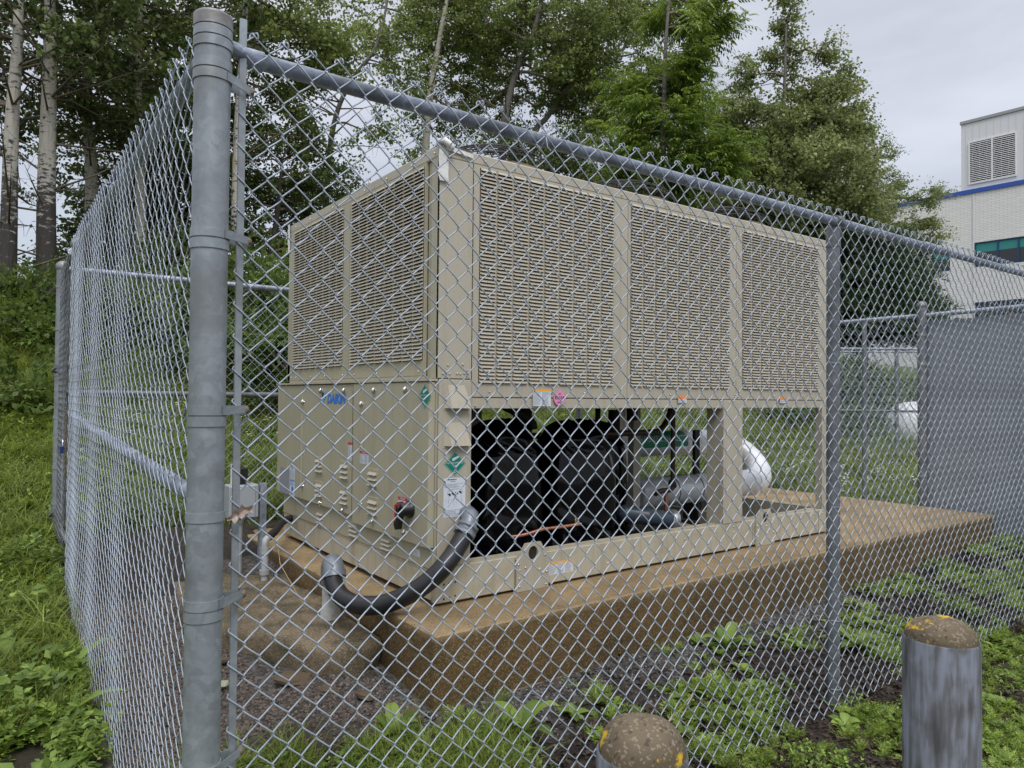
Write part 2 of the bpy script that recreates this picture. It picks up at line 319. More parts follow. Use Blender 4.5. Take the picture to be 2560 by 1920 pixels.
def leafmat(name, c1, c2, trans=.35, rough=.5, rnd=True):
    m = bpy.data.materials.new(name); m.use_nodes = True; t = m.node_tree; p = t.nodes['Principled BSDF']; o = t.nodes['Material Output']
    a = N(t, 'ShaderNodeAttribute', attribute_name='tint'); x = N(t, 'ShaderNodeMix', data_type='RGBA')
    x.inputs[6].default_value = (*c1, 1); x.inputs[7].default_value = (*c2, 1); t.links.new(a.outputs['Fac'], x.inputs[0])
    last = x.outputs[2]
    if rnd:
        oi = N(t, 'ShaderNodeObjectInfo'); hs = N(t, 'ShaderNodeHueSaturation'); mr = N(t, 'ShaderNodeMapRange'); mr.inputs[3].default_value = .7; mr.inputs[4].default_value = 1.3
        t.links.new(oi.outputs['Random'], mr.inputs[0]); t.links.new(mr.outputs[0], hs.inputs['Value']); t.links.new(last, hs.inputs['Color']); last = hs.outputs[0]
    t.links.new(last, p.inputs['Base Color']); p.inputs['Roughness'].default_value = rough; p.inputs['Specular IOR Level'].default_value = .35
    tr = N(t, 'ShaderNodeBsdfTranslucent'); hs2 = N(t, 'ShaderNodeHueSaturation'); hs2.inputs['Value'].default_value = 1.5; hs2.inputs['Hue'].default_value = .485
    t.links.new(last, hs2.inputs['Color']); t.links.new(hs2.outputs[0], tr.inputs[0])
    mx = N(t, 'ShaderNodeMixShader'); mx.inputs[0].default_value = trans; t.links.new(p.outputs[0], mx.inputs[1]); t.links.new(tr.outputs[0], mx.inputs[2]); t.links.new(mx.outputs[0], o.inputs[0])
    return m
ML_POPLAR = leafmat('poplar_leaf', (0.0749, 0.1144, 0.0296), (0.2563, 0.3252, 0.0887), .35, .45, False)
ML_DARK = leafmat('dark_leaf', (0.0370, 0.0605, 0.0168), (0.1428, 0.1932, 0.0504), .3, .5, False)
ML_ASH = leafmat('bright_compound_leaf', (0.0625, 0.1187, 0.0175), (0.2375, 0.3375, 0.0562), .35, .45, False)
ML_ROUND = leafmat('small_round_leaf', (0.0931, 0.1320, 0.0389), (0.2950, 0.3494, 0.1320), .35, .45, False)
ML_PINE = leafmat('pine_needle', (0.0300, 0.0600, 0.0270), (0.1050, 0.1500, 0.0600), .15, .5, False)
ML_SHRUB = leafmat('shrub_leaf', (0.0345, 0.0667, 0.0126), (0.1495, 0.2185, 0.0460), .4, .45, False)
ML_GRASS = leafmat('grass_blade', (0.0538, 0.0880, 0.0117), (0.2639, 0.3323, 0.0587), .35, .5)
ML_WEED = leafmat('feathery_weed_leaf', (0.0924, 0.1584, 0.0264), (0.4224, 0.5412, 0.1188), .35, .5)
ML_BROAD = leafmat('broad_weed_leaf', (0.0696, 0.1265, 0.0202), (0.3036, 0.4175, 0.0886), .35, .42)
ML_LITTER = leafmat('dead_leaf', (.016, .012, .009), (.10, .065, .045), .05, .7)
M_DAISY = mat('white_petal', (.75, .75, .7), .6)
M_YELLOW = mat('yellow_petal', (.75, .55, .03), .6)
M_STRAW = mat('dry_stalk', (.42, .32, .18), .7)
M_TWIG = mat('thin_branch_bark', (.10, .08, .06), .8, noise=(6, (.2, .17, .13), .4, .7))

def bark(name, white, dark, base_z, top_z):                        # pale bark with black scars above furrowed dark bark
    m = mat(name, white, .8); t = m.node_tree; p = t.nodes['Principled BSDF']; co = N(t, 'ShaderNodeTexCoord')
    mp = N(t, 'ShaderNodeMapping'); mp.inputs['Scale'].default_value = (5, 5, 14); t.links.new(co.outputs['Object'], mp.inputs[0])
    n = N(t, 'ShaderNodeTexNoise'); n.inputs['Scale'].default_value = 1.3; n.inputs['Detail'].default_value = 5; n.inputs['Roughness'].default_value = .7; t.links.new(mp.outputs[0], n.inputs[0])
    se = N(t, 'ShaderNodeSeparateXYZ'); t.links.new(co.outputs['Object'], se.inputs[0])
    mr = N(t, 'ShaderNodeMapRange'); mr.inputs[1].default_value = base_z; mr.inputs[2].default_value = top_z; mr.inputs[3].default_value = .30; mr.inputs[4].default_value = -.05; t.links.new(se.outputs[2], mr.inputs[0])
    ad = N(t, 'ShaderNodeMath', operation='ADD'); t.links.new(n.outputs['Fac'], ad.inputs[0]); t.links.new(mr.outputs[0], ad.inputs[1])
    r = N(t, 'ShaderNodeMapRange'); r.inputs[1].default_value = .50; r.inputs[2].default_value = .57; t.links.new(ad.outputs[0], r.inputs[0])
    x = N(t, 'ShaderNodeMix', data_type='RGBA'); x.inputs[6].default_value = (*white, 1); x.inputs[7].default_value = (*dark, 1); t.links.new(r.outputs[0], x.inputs[0])
    m2 = N(t, 'ShaderNodeMapping'); m2.inputs['Scale'].default_value = (26, 26, 3.5); t.links.new(co.outputs['Object'], m2.inputs[0])
    n2 = N(t, 'ShaderNodeTexNoise'); n2.inputs['Scale'].default_value = 1; n2.inputs['Detail'].default_value = 5; t.links.new(m2.outputs[0], n2.inputs[0])
    mu = N(t, 'ShaderNodeMix', data_type='RGBA', blend_type='MULTIPLY'); mu.inputs[0].default_value = .6; t.links.new(x.outputs[2], mu.inputs[6]); t.links.new(n2.outputs['Color'], mu.inputs[7])
    hs = N(t, 'ShaderNodeHueSaturation'); hs.inputs['Saturation'].default_value = .55; hs.inputs['Value'].default_value = 1.45; t.links.new(mu.outputs[2], hs.inputs['Color'])
    t.links.new(hs.outputs[0], p.inputs['Base Color'])
    b = N(t, 'ShaderNodeBump'); b.inputs['Strength'].default_value = .8; b.inputs['Distance'].default_value = .03; t.links.new(n2.outputs['Fac'], b.inputs['Height']); t.links.new(b.outputs[0], p.inputs['Normal'])
    return m
M_BARK_P = bark('pale_poplar_bark', (.42, .38, .29), (.045, .035, .028), 2.6, 5.2)
M_BARK_Y = bark('yellowish_smooth_bark', (.34, .31, .19), (.09, .075, .045), 1.0, 4.0)
M_BARK_D = bark('dark_furrowed_bark', (.13, .11, .085), (.05, .04, .032), 3, 9)

# ------------------------------------------------------------------ terrain
SY = [-200, -6, -4, -2.5, -1.3, 0, 1, 1.9, 2.8, 4, 7, 10, 12, 16, 30, 60, 200]
SZ = [-1.2, -.56, -.53, -.49, -.42, -.30, -.20, -.09, .06, .32, 1.15, 2.15, 2.85, 3.2, 3.4, 3.5, 4.0]
def pn(x, y, s, seed=0):
    return (np.sin(x*s+1.3+seed)*np.cos(y*s*1.13-.7+seed*2) + .5*np.sin(x*s*2.3-y*s*1.7+seed) + .25*np.sin(x*s*4.9+y*s*5.3+2*seed)) / 1.75
def gz(x, y):
    x = np.asarray(x, float); y = np.asarray(y, float)
    z = np.interp(y, SY, SZ)
    hillf = np.clip(1 - (x - 14) * .006, .75, 1)
    z = np.where(z > .1, .1 + (z - .1) * hillf, z)
    z = z + np.clip((x - 3) / 3, 0, 1) * .11 * np.clip((1.5 - y) / 2, 0, 1) * np.clip((y + 2.2), 0, 1)
    z = z + .018 * pn(x, y, 3.1) + .008 * pn(x, y, 9.0, 1) + .05 * pn(x, y, .9, 3) * np.clip((y - 3) / 4, 0, 1)
    return z
def axis(lo, hi, a, b, fine, grow):
    v = list(np.arange(a, b, fine)); s = fine
    x = v[-1]
    while x < hi: s *= grow; x += s; v.append(x)
    s = fine; x = v[0]
    while x > lo: s *= grow; x -= s; v.insert(0, x)
    return np.array(v)
gx = axis(-250, 300, -3.0, 8.0, .05, 1.09); gy = axis(-200, 300, -3.4, 5.0, .05, 1.08)
X, Y = np.meshgrid(gx, gy, indexing='ij'); Z = gz(X, Y)
inpad = (X > -.15) & (X < 5.8) & (Y > -.31) & (Y < 2.6); Z = np.where(inpad, np.minimum(Z, -.3), Z)
nx, ny = len(gx), len(gy); V = np.stack([X, Y, Z], -1).reshape(-1, 3)
I = np.arange(nx*ny).reshape(nx, ny); F = np.stack([I[:-1, :-1], I[1:, :-1], I[1:, 1:], I[:-1, 1:]], -1).reshape(-1, 4)
M_GROUND = bpy.data.materials.new('soil_and_turf'); M_GROUND.use_nodes = True; t = M_GROUND.node_tree; p = t.nodes['Principled BSDF']
co = N(t, 'ShaderNodeTexCoord')
def nnoise(sc, det=6, ro=.6):
    n = N(t, 'ShaderNodeTexNoise'); n.inputs['Scale'].default_value = sc; n.inputs['Detail'].default_value = det; n.inputs['Roughness'].default_value = ro
    t.links.new(co.outputs['Object'], n.inputs[0]); return n
nA = nnoise(24, 8, .7); rA = N(t, 'ShaderNodeValToRGB'); el = rA.color_ramp.elements
el[0].position = .3; el[0].color = (.008, .006, .004, 1); el[1].position = .75; el[1].color = (.050, .036, .026, 1); t.links.new(nA.outputs['Fac'], rA.inputs[0])
vG = N(t, 'ShaderNodeTexVoronoi'); vG.inputs['Scale'].default_value = 60; t.links.new(co.outputs['Object'], vG.inputs['Vector'])
sG = N(t, 'ShaderNodeSeparateColor'); t.links.new(vG.outputs['Color'], sG.inputs[0])
rG = N(t, 'ShaderNodeValToRGB'); el = rG.color_ramp.elements; el[0].position = 0; el[0].color = (.02, .018, .015, 1); el[1].position = 1; el[1].color = (.13, .115, .10, 1); t.links.new(sG.outputs[0], rG.inputs[0])
nB = nnoise(6, 6); rB = N(t, 'ShaderNodeValToRGB'); el = rB.color_ramp.elements; el[0].position = .3; el[0].color = (.03, .045, .01, 1); el[1].position = .7; el[1].color = (.11, .13, .03, 1); t.links.new(nB.outputs['Fac'], rB.inputs[0])
at_g = N(t, 'ShaderNodeAttribute', attribute_name='gravelly'); at_t = N(t, 'ShaderNodeAttribute', attribute_name='turf')
x1 = N(t, 'ShaderNodeMix', data_type='RGBA'); t.links.new(at_g.outputs['Fac'], x1.inputs[0]); t.links.new(rA.outputs[0], x1.inputs[6]); t.links.new(rG.outputs[0], x1.inputs[7])
x2 = N(t, 'ShaderNodeMix', data_type='RGBA'); t.links.new(at_t.outputs['Fac'], x2.inputs[0]); t.links.new(x1.outputs[2], x2.inputs[6]); t.links.new(rB.outputs[0], x2.inputs[7])
t.links.new(x2.outputs[2], p.inputs['Base Color']); p.inputs['Roughness'].default_value = .9
b = N(t, 'ShaderNodeBump'); b.inputs['Strength'].default_value = .9; b.inputs['Distance'].default_value = .02; t.links.new(nA.outputs['Fac'], b.inputs['Height']); t.links.new(b.outputs[0], p.inputs['Normal'])
me = np_mesh('ground', V, F, M_GROUND, True)
def gravel_mask(x, y):
    d = np.maximum(np.maximum(-.22 - x, x - 5.85), np.maximum(-.38 - y, y - 2.7))
    m = np.clip(1.0 - (d - .10) / .35 + .7 * pn(x, y, 2.3, 5), 0, 1) * (y < 2.0) * (x < 3.2)
    left = np.clip((-.35 - x) / .2, 0, 1) * (x > -1.5) * np.clip((y + .35 + .25*pn(x, y, 3, 2)) / .2, 0, 1) * (y < 1.5)
    return np.maximum(m, left)
def turf_mask(x, y):
    m = np.maximum(np.clip((y - 2.6) / .4, 0, 1), np.clip((-1.5 - x) / .1, 0, 1) * np.clip((y + .2) / 1.5, 0, 1))
    return np.maximum(m, np.clip((x - 6.0) / .3, 0, 1) * np.clip((y + 1) / .5, 0, 1))
for nm, vals in (('gravelly', gravel_mask(V[:, 0], V[:, 1])), ('turf', turf_mask(V[:, 0], V[:, 1]))):
    a = me.attributes.new(nm, 'FLOAT', 'POINT'); a.data.foreach_set('value', vals.astype(np.float32))
tag(link(bpy.data.objects.new('ground', me)), kind='structure')

# ------------------------------------------------------------------ concrete pad and old slab
mb = MB(); mb.box((-.22, -.38, -.40), (5.86, 2.68, 0), ch=.008)
pad = mb.build('concrete_pad', M_PAD, label='long damp brown concrete pad raised above the gravel under the beige chiller', cat='concrete pad')
mb = MB(); mb.box((-.228, -.388, -.42), (5.868, 2.688, -.335), ch=.01); mb.build('footing', M_SLAB, pad, label='rough pale footing lip along the foot of the pad')
def rough_slab(name, outline, ztop, zbot, **kw):
    c = np.mean(outline, 0); mb = MB(); n = 40; rings = []
    ang = np.linspace(0, 2*math.pi, n, endpoint=False)
    def rad(a):
        d = np.array([math.cos(a), math.sin(a)]); best = 9
        for i in range(len(outline)):
            p0 = np.array(outline[i]) - c; p1 = np.array(outline[(i+1) % len(outline)]) - c; e_ = p1 - p0
            den = d[0]*e_[1] - d[1]*e_[0]
            if abs(den) < 1e-9: continue
            tt = (p0[0]*e_[1] - p0[1]*e_[0]) / den; uu = (p0[0]*d[1] - p0[1]*d[0]) / den
            if tt > 0 and -1e-6 <= uu <= 1+1e-6: best = min(best, tt)
        return best
    R = [rad(a) * (1 + .03*math.sin(7*a) + random.uniform(-.02, .02)) for a in ang]
    vs = [(c[0], c[1], ztop)]
    for k, (f, z) in enumerate(((.3, ztop), (.6, ztop), (.88, ztop-.002), (.975, ztop-.012), (1.0, ztop-.05), (.95, zbot))):
        for j, a in enumerate(ang):
            x = c[0]+R[j]*f*math.cos(a); y = c[1]+R[j]*f*math.sin(a)
            vs.append((x, y, z + .03*float(pn(x, y, 7, 4)) + random.uniform(-.012, .012)))
    fs = [(0, 1+j, 1+(j+1) % n) for j in range(n)]
    for k in range(5): fs += [(1+k*n+j, 1+(k+1)*n+j, 1+(k+1)*n+(j+1) % n, 1+k*n+(j+1) % n) for j in range(n)]
    mb.add(vs, fs, 0, True); return mb.build(name, M_SLAB, **kw)
rough_slab('old_concrete_slab', [(-1.0, .95), (-.68, .40), (-.44, .02), (-.225, .10), (-.225, 2.6), (-.75, 2.6)], -.115, -.36, label='rough mossy brown concrete lump poured beside the end of the pad', cat='concrete slab')

# ------------------------------------------------------------------ text helper
def text_mesh(body, size, bold=0.0, shear=0.0, align='CENTER', sx=1.0):
    cu = bpy.data.curves.new('lettering', 'FONT'); cu.body = body; cu.size = size; cu.offset = bold; cu.shear = shear; cu.align_x = align; cu.align_y = 'CENTER'; cu.resolution_u = 3
    ob = bpy.data.objects.new('lettering', cu); COL.objects.link(ob); dg = bpy.context.evaluated_depsgraph_get()
    me = bpy.data.meshes.new_from_object(ob.evaluated_get(dg)); V = [(v.co.x*sx, v.co.y) for v in me.vertices]; F = [tuple(pl.vertices) for pl in me.polygons]
    bpy.data.objects.remove(ob); bpy.data.meshes.remove(me); return V, F
class Face:                                                        # a flat working plane: u to the right, v up, n out of it
    def __init__(s, o, u, n): s.o = Vector(o); s.u = Vector(u); s.n = Vector(n); s.v = Vector((0, 0, 1))
    def p(s, u, v, n=0): return s.o + s.u*u + s.v*v + s.n*n
    def box(s, mb, u0, v0, n0, u1, v1, n1, mat=0, ch=0):
        a = s.p(u0, v0, n0); b_ = s.p(u1, v1, n1); return mb.box(a, b_, mat, ch)
    def quad(s, mb, u0, v0, u1, v1, n, mat=0): return mb.quad(s.p(u0, v0, n), s.p(u1, v0, n), s.p(u1, v1, n), s.p(u0, v1, n), mat)
    def text(s, mb, body, u, v, n, size, mat=0, **kw):
        V, F = text_mesh(body, size, **kw); mb.add([s.p(u+a, v+b_, n) for a, b_ in V], F, mat)
    def poly(s, mb, pts, n, mat=0): mb.add([s.p(u, v, n) for u, v in pts], [tuple(range(len(pts)))], mat)
    def lines(s, mb, u0, v0, u1, v1, n, rows, mat, fill=.45, cols=1):      # rows of small print
        h = (v1-v0)/rows; w = (u1-u0)/cols
        for c_ in range(cols):
            for i in range(rows):
                uu = u0 + c_*w; end = uu + w*.93*random.uniform(.6, 1)
                while uu < end:
                    L = random.uniform(.04, .16)*w; e2 = min(uu+L, end)
                    s.quad(mb, uu, v0+i*h+h*.3, e2, v0+i*h+h*(.3+fill), n, mat); uu = e2 + .025*w
SIDE = Face((0, 0, 0), (1, 0, 0), (0, -1, 0)); END = Face((0, 0, 0), (0, -1, 0), (-1, 0, 0))
RIGHTF = Face((3.65, 0, 0), (0, 1, 0), (1, 0, 0)); BACK = Face((0, 2.24, 0), (-1, 0, 0), (0, 1, 0))
def screws(f, pts, parent, n=0.0, r=.0045, name='screw', m=None):
    mb = MB()
    for u, v in pts:
        c_ = f.p(u, v, n); mb.tube([c_, c_ + f.n*.003, c_ + f.n*.0055], [r, r, r*.5], 8)
    return mb.build(name, m or M_SCREW, parent, kind='stuff' if len(pts) > 1 else None)

# ------------------------------------------------------------------ the chiller
L, W, H = 3.65, 2.24, 2.36
ch = empty('chiller', (0, 0, 0), label='large beige louvered air cooled chiller standing on the concrete pad inside the fence', cat='chiller')
# base frame
mb = MB(); SIDE.box(mb, .0, .015, 0, L, .197, -.05, ch=.004); SIDE.box(mb, .0, .185, -.05, L, .197, -.10)
mb.build('base_rail', M_BEIGE_D, ch)
mb = MB(); BACK.box(mb, -L, .015, 0, 0, .197, -.05, ch=.004); mb.build('base_rail', M_BEIGE_D, ch)
mb = MB(); RIGHTF.box(mb, .052, .015, 0, W-.052, .197, -.05, ch=.004); mb.build('base_rail', M_BEIGE_D, ch)
mb = MB(); END.box(mb, -W+.002, .03, .012, -.03, .178, -.04, ch=.004); END.box(mb, -W+.002, .172, .012, -.002, .184, .0)
mb.build('base_panel', M_BEIGE_D, ch)
mb = MB()
for x_ in (.9, 1.5, 2.35, 3.0): mb.box((x_, .11, .03), (x_+.07, W-.06, .13))
mb.box((.06, .052, .02), (3.59, W-.052, .03), 1)
mb.build('cross_member', [M_BEIGE_D, M_COIL], ch)
# holes and seam in the near corner of the base rail
mb = MB()
for u, v in ((.05, .109), (.082, .110), (.118, .112), (.05, .035), (.082, .038), (.118, .042)):
    mb.add([SIDE.p(u + .0055*math.cos(a*math.pi/5), v + .0055*math.sin(a*math.pi/5), .0006) for a in range(10)], [tuple(range(10))])
SIDE.quad(mb, .499, .018, .502, .19, .0006); SIDE.quad(mb, 2.640, .018, 2.643, .19, .0006); SIDE.quad(mb, 3.5, .018, 3.503, .19, .0006)
mb.build('bolt_hole', M_SEAM, ch, kind='stuff')
screws(SIDE, [(3.43, .17), (3.43, .10), (3.55, .17), (3.55, .06), (3.62, .16), (.26, .165), (1.2, .07), (1.9, .14)], ch, .0, .006)
# lifting lugs
def lug(u):
    poly = [(0, .002), (.224, .002), (.224, .168), (.168, .262), (.060, .262), (0, .180)]
    mb = MB(); cx, cy, rr = .113, .205, .033; k = 24
    ring = [(cx+rr*math.cos(2*math.pi*i/k), cy+rr*1.15*math.sin(2*math.pi*i/k)) for i in range(k)]
    def ray_out(i):
        a = 2*math.pi*i/k; d = (math.cos(a), math.sin(a)); best = None
        for j in range(6):
            (x0, y0), (x1, y1) = poly[j], poly[(j+1) % 6]; ex, ey = x1-x0, y1-y0; den = d[0]*ey-d[1]*ex
            if abs(den) < 1e-9: continue
            tt = ((x0-cx)*ey-(y0-cy)*ex)/den; uu = ((x0-cx)*d[1]-(y0-cy)*d[0])/den
            if tt > 0 and -1e-6 <= uu <= 1+1e-6 and (best is None or tt < best): best = tt
        return (cx+d[0]*best, cy+d[1]*best)
    outer = [ray_out(i) for i in range(k)]
    for n_, flip in ((.014, 1), (.003, -1)):
        vs = [SIDE.p(u+a, b_, n_) for a, b_ in ring + outer]; fs = [(i, k+i, k+(i+1) % k, (i+1) % k)[::flip] for i in range(k)]; mb.add(vs, fs)
        fx = []
        if flip == -1: mb.add([SIDE.p(u+cx+rr*1.05*math.cos(2*math.pi*i/k), cy+rr*1.2*math.sin(2*math.pi*i/k), .002) for i in range(k)], [tuple(range(k))], 1)  # dark disc on the rail paints the shaded depth of the hole
        for j, (x0, y0) in enumerate(poly):                         # fill the corners the rays cut off
            near = sorted(range(k), key=lambda i: (outer[i][0]-x0)**2 + (outer[i][1]-y0)**2)[:2]
            mb.add([SIDE.p(u+x0, y0, n_), SIDE.p(u+outer[near[0]][0], outer[near[0]][1], n_), SIDE.p(u+outer[near[1]][0], outer[near[1]][1], n_)], [(0, 1, 2)])
    for lst in (ring, poly):
        kk = len(lst); vs = [SIDE.p(u+a, b_, .014) for a, b_ in lst] + [SIDE.p(u+a, b_, .003) for a, b_ in lst]
        mb.add(vs, [(i, (i+1) % kk, kk+(i+1) % kk, kk+i) for i in range(kk)])
    o = mb.build('lifting_lug', [M_BEIGE, M_SEAM], ch)
    screws(SIDE, [(u+a, b_) for a, b_ in ((.02, .03), (.205, .02), (.02, .075), (.02, .12), (.21, .09), (.06, .13), (.12, .14), (.16, .11), (.012, .152), (.196, .185))], o, .014, .007, 'bolt')
    return o
lug(.503); lug(2.665)
# lower end cabinet
mb = MB(); mb.box((-.006, .008, .186), (.198, W-.0, 1.150)); mb.build('control_cabinet', M_BEIGE2, ch)
mb = MB(); SIDE.box(mb, .006, .199, 0.006, .205, 1.156, -.004, ch=.003); SIDE.box(mb, .202, .199, 0, .206, 1.156, -.05)
mb.build('corner_panel', M_BEIGE, ch)
def panel(f, name, u0, v0, u1, v1, n0, n1, m, parent, chm=.004):
    mb = MB(); f.box(mb, u0, v0, n0, u1, v1, n1, ch=chm); return mb.build(name, m, parent)
dr1 = panel(END, 'door', -.928, .297, -.002, 1.143, .008, .045, M_BEIGE2, ch, .006)
dr2 = panel(END, 'door', -1.805, .335, -.934, 1.141, .008, .040, M_BEIGE2, ch, .006)
dr3 = panel(END, 'door', -2.33, .335, -1.811, 1.141, .004, .040, M_BEIGE2, ch, .006)
panel(END, 'lower_panel', -2.236, .187, -1.30, .331, .007, .016, M_BEIGE2, ch, .003)
panel(END, 'lower_panel', -1.296, .187, -.44, .329, .007, .016, M_BEIGE2, ch, .003)
panel(END, 'lower_panel', -.436, .187, -.002, .292, .007, .016, M_BEIGE2, ch, .003)
mb = MB(); END.box(mb, -2.34, 1.146, .0, .002, 1.158, .05); END.quad(mb, -.934, .37, -.928, 1.1, .046, 1)
mb.build('drip_edge', [M_BEIGE, M_SEAM], ch)
def vent(u0, v0, u1, v1, n, parent):
    mb = MB(); END.box(mb, u0, v0, n, u1, v1, n+.004, ch=.0015); h = (v1-v0)/3.6
    vp = mb.build('vent_plate', M_BEIGE2, parent)
    for i in range(3):
        vv = v0 + h*(.45+i*1.0); mb = MB(); a, b_ = u0+.012, u1-.012
        P = [END.p(a, vv+h*.48, n+.004), END.p(b_, vv+h*.48, n+.004), END.p(b_, vv, n+.018), END.p(a, vv, n+.018), END.p(a, vv, n+.004), END.p(b_, vv, n+.004)]
        mb.add(P, [(0, 3, 2, 1), (0, 4, 3), (1, 2, 5)]); mb.add([P[4], P[5], P[2], P[3]], [(0, 1, 2, 3)], 1)
        mb.build('louver', [M_BEIGE, M_SEAM], vp)
for (a, b_, c_, d_), n_, par in (((-1.535, .545, -1.405, .66), .040, dr2), ((-1.53, .383, -1.402, .497), .040, dr2), ((-1.116, .54, -.99, .66), .040, dr2), ((-1.112, .383, -.99, .497), .040, dr2),
        ((-.70, .54, -.572, .65), .045, dr1), ((-.697, .375, -.567, .488), .045, dr1), ((-1.56, .20, -1.447, .295), .016, ch), ((-1.02, .20, -.888, .295), .016, ch), ((-.578, .195, -.45, .28), .016, ch)):
    vent(a, b_, c_, d_, n_, par)
def latch(u, v, n, parent):
    mb = MB(); c_ = END.p(u, v, n); vs = []
    mb.tube([c_, c_+END.n*.004], [.013, .012], 12)
    mb.tube([c_+END.n*.004+END.v*.012, c_+END.n*.012+END.v*.004, c_+END.n*.010-END.v*.014, c_+END.n*.004-END.v*.022], [.006, .010, .008, .004], 8)
    mb.build('latch', M_CHROME, parent)
for u, v in ((-1.782, 1.022), (-1.772, .432)): latch(u, v, .040, dr3)
for u, v in ((-1.449, 1.101), (-1.068, 1.100), (-1.442, .353), (-1.068, .353)): latch(u, v, .040, dr2)
for u, v in ((-.80, 1.019), (-.632, 1.100), (-.250, 1.103), (-.798, .426), (-.63, .347), (-.243, .347)): latch(u, v, .045, dr1)
# rotary disconnect handle
mb = MB(); c_ = END.p(-.187, .477, .045); mb.tube([c_, c_+END.n*.012, c_+END.n*.02, c_+END.n*.055, c_+END.n*.06], [.046, .046, .036, .034, .028], 24)
hd = mb.build('disconnect_handle', M_BLACK_PL, dr1)
mb = MB(); P0 = END.p(-.225, .50, .09); q = [(-.21, .515), (-.245, .50), (-.262, .39), (-.245, .365), (-.225, .37), (-.20, .45)]
mb.prism([END.p(a, b_, .075) for a, b_ in q], END.n*.03); mb.tube([END.p(-.19, .477, .09), END.p(-.225, .49, .09)], [.028, .02], 10); mb.build('lever', M_BLACK_PL, hd)
mb = MB(); END.quad(mb, -.253, .41, -.236, .495, .107); mb.prism([END.p(a, b_, .080) for a, b_ in ((-.20, .512), (-.246, .500), (-.246, .492), (-.20, .503))], END.n*.026); mb.build('red_strip', M_RED, hd)
# brand lettering
mb = MB(); END.poly(mb, [(-1.440, 1.088), (-1.375, 1.088), (-1.44, 1.05)], .0415, 2)
END.poly(mb, [(-1.398, 1.088), (-1.352, 1.088), (-1.43, 1.000), (-1.436, 1.035)], .042, 1)
END.text(mb, 'DAIKIN', -1.355+.15, 1.045, .0415, .085, 0, bold=.0035, shear=.18, align='CENTER', sx=1.02)
mb.build('brand_lettering', [M_BLUE, M_CYAN, M_INK], dr2)
# labels
def diamond(f, u, v, hw, hh, n, parent):
    mb = MB(); f.poly(mb, [(u, v-hh), (u+hw, v), (u, v+hh), (u-hw, v)], n, 0)
    k = .93; 
    f.text(mb, 'NON-FLAMMABLE', u, v+.004, n+.0006, hw*.185, 1); f.text(mb, 'GAS', u, v-.012, n+.0006, hw*.22, 1); f.text(mb, '2', u, v-hh*.62, n+.0006, hw*.32, 1, bold=.0004)
    f.poly(mb, [(u-.018, v+.018), (u-.012, v+.014), (u+.020, v+.030), (u+.026, v+.036), (u+.018, v+.040), (u-.016, v+.028)], n+.0006, 1)
    for a, b_ in (((u, v-hh*k), (u+hw*k, v)), ((u+hw*k, v), (u, v+hh*k)), ((u, v+hh*k), (u-hw*k, v)), ((u-hw*k, v), (u, v-hh*k))):
        d = Vector((b_[0]-a[0], b_[1]-a[1])).normalized()*.0008; f.poly(mb, [(a[0]-d.y, a[1]+d.x), (a[0]+d.y, a[1]-d.x), (b_[0]+d.y, b_[1]-d.x), (b_[0]-d.y, b_[1]+d.x)], n+.0004, 1)
    return mb.build('gas_placard', [M_GREEN, M_WHITE], parent)
diamond(END, -.048, 1.068, .068, .064, .0465, dr1)
diamond(SIDE, .105, .722, .067, .064, .0072, ch)
def notice(f, u0, v0, u1, v1, n, parent, head, hc, ht=.12, rows=12, cols=2, title=None, name='notice'):
    mb = MB(); f.quad(mb, u0, v0, u1, v1, n, 0); hv = v1-(v1-v0)*ht; f.quad(mb, u0, hv, u1, v1, n+.0005, 1)
    if title: f.text(mb, title, (u0+u1)/2, (hv+v1)/2, n+.001, (v1-hv)*.8, 0, bold=.0002)
    f.lines(mb, u0+.003, v0+.004, u1-.002, hv-.003, n+.0005, rows, 2, .42, cols); return mb.build(name, [M_WHITE, hc, M_GREYINK], parent)
notice(END, -1.005, .672, -.850, .782, .0412, dr2, 1, M_REDL, .14, 14, 3, 'DANGER')
notice(END, -.822, .668, -.700, .740, .0462, dr1, 1, M_REDL, .2, 9, 2, 'WARNING')
notice(END, -.325, .450, -.222, .528, .0462, dr1, 1, M_REDL, .22, 8, 1, 'DANGER')
notice(END, -.205, .232, -.130, .268, .0175, ch, 1, M_WHITE, .2, 4, 1)
mb = MB(); END.quad(mb, -2.04, .46, -1.93, .545, .0412, 0); END.text(mb, 'DAIKIN', -1.985, .536, .0418, .014, 1, bold=.0004); END.lines(mb, -2.035, .465, -1.935, .525, .0418, 12, 2, .4, 2)
END.quad(mb, -2.04, .34, -1.93, .455, .0412, 0); END.quad(mb, -2.0, .36, -1.96, .405, .0418, 1); END.quad(mb, -2.035, .445, -1.935, .453, .0418, 1); END.lines(mb, -2.035, .41, -1.935, .44, .0418, 4, 1, .4, 1)
END.quad(mb, -2.25, .34, -2.06, .53, .0412, 3); mb.build('data_label', [M_WHITE, M_BLUE, M_GREYINK, M_GREYINK], dr3)
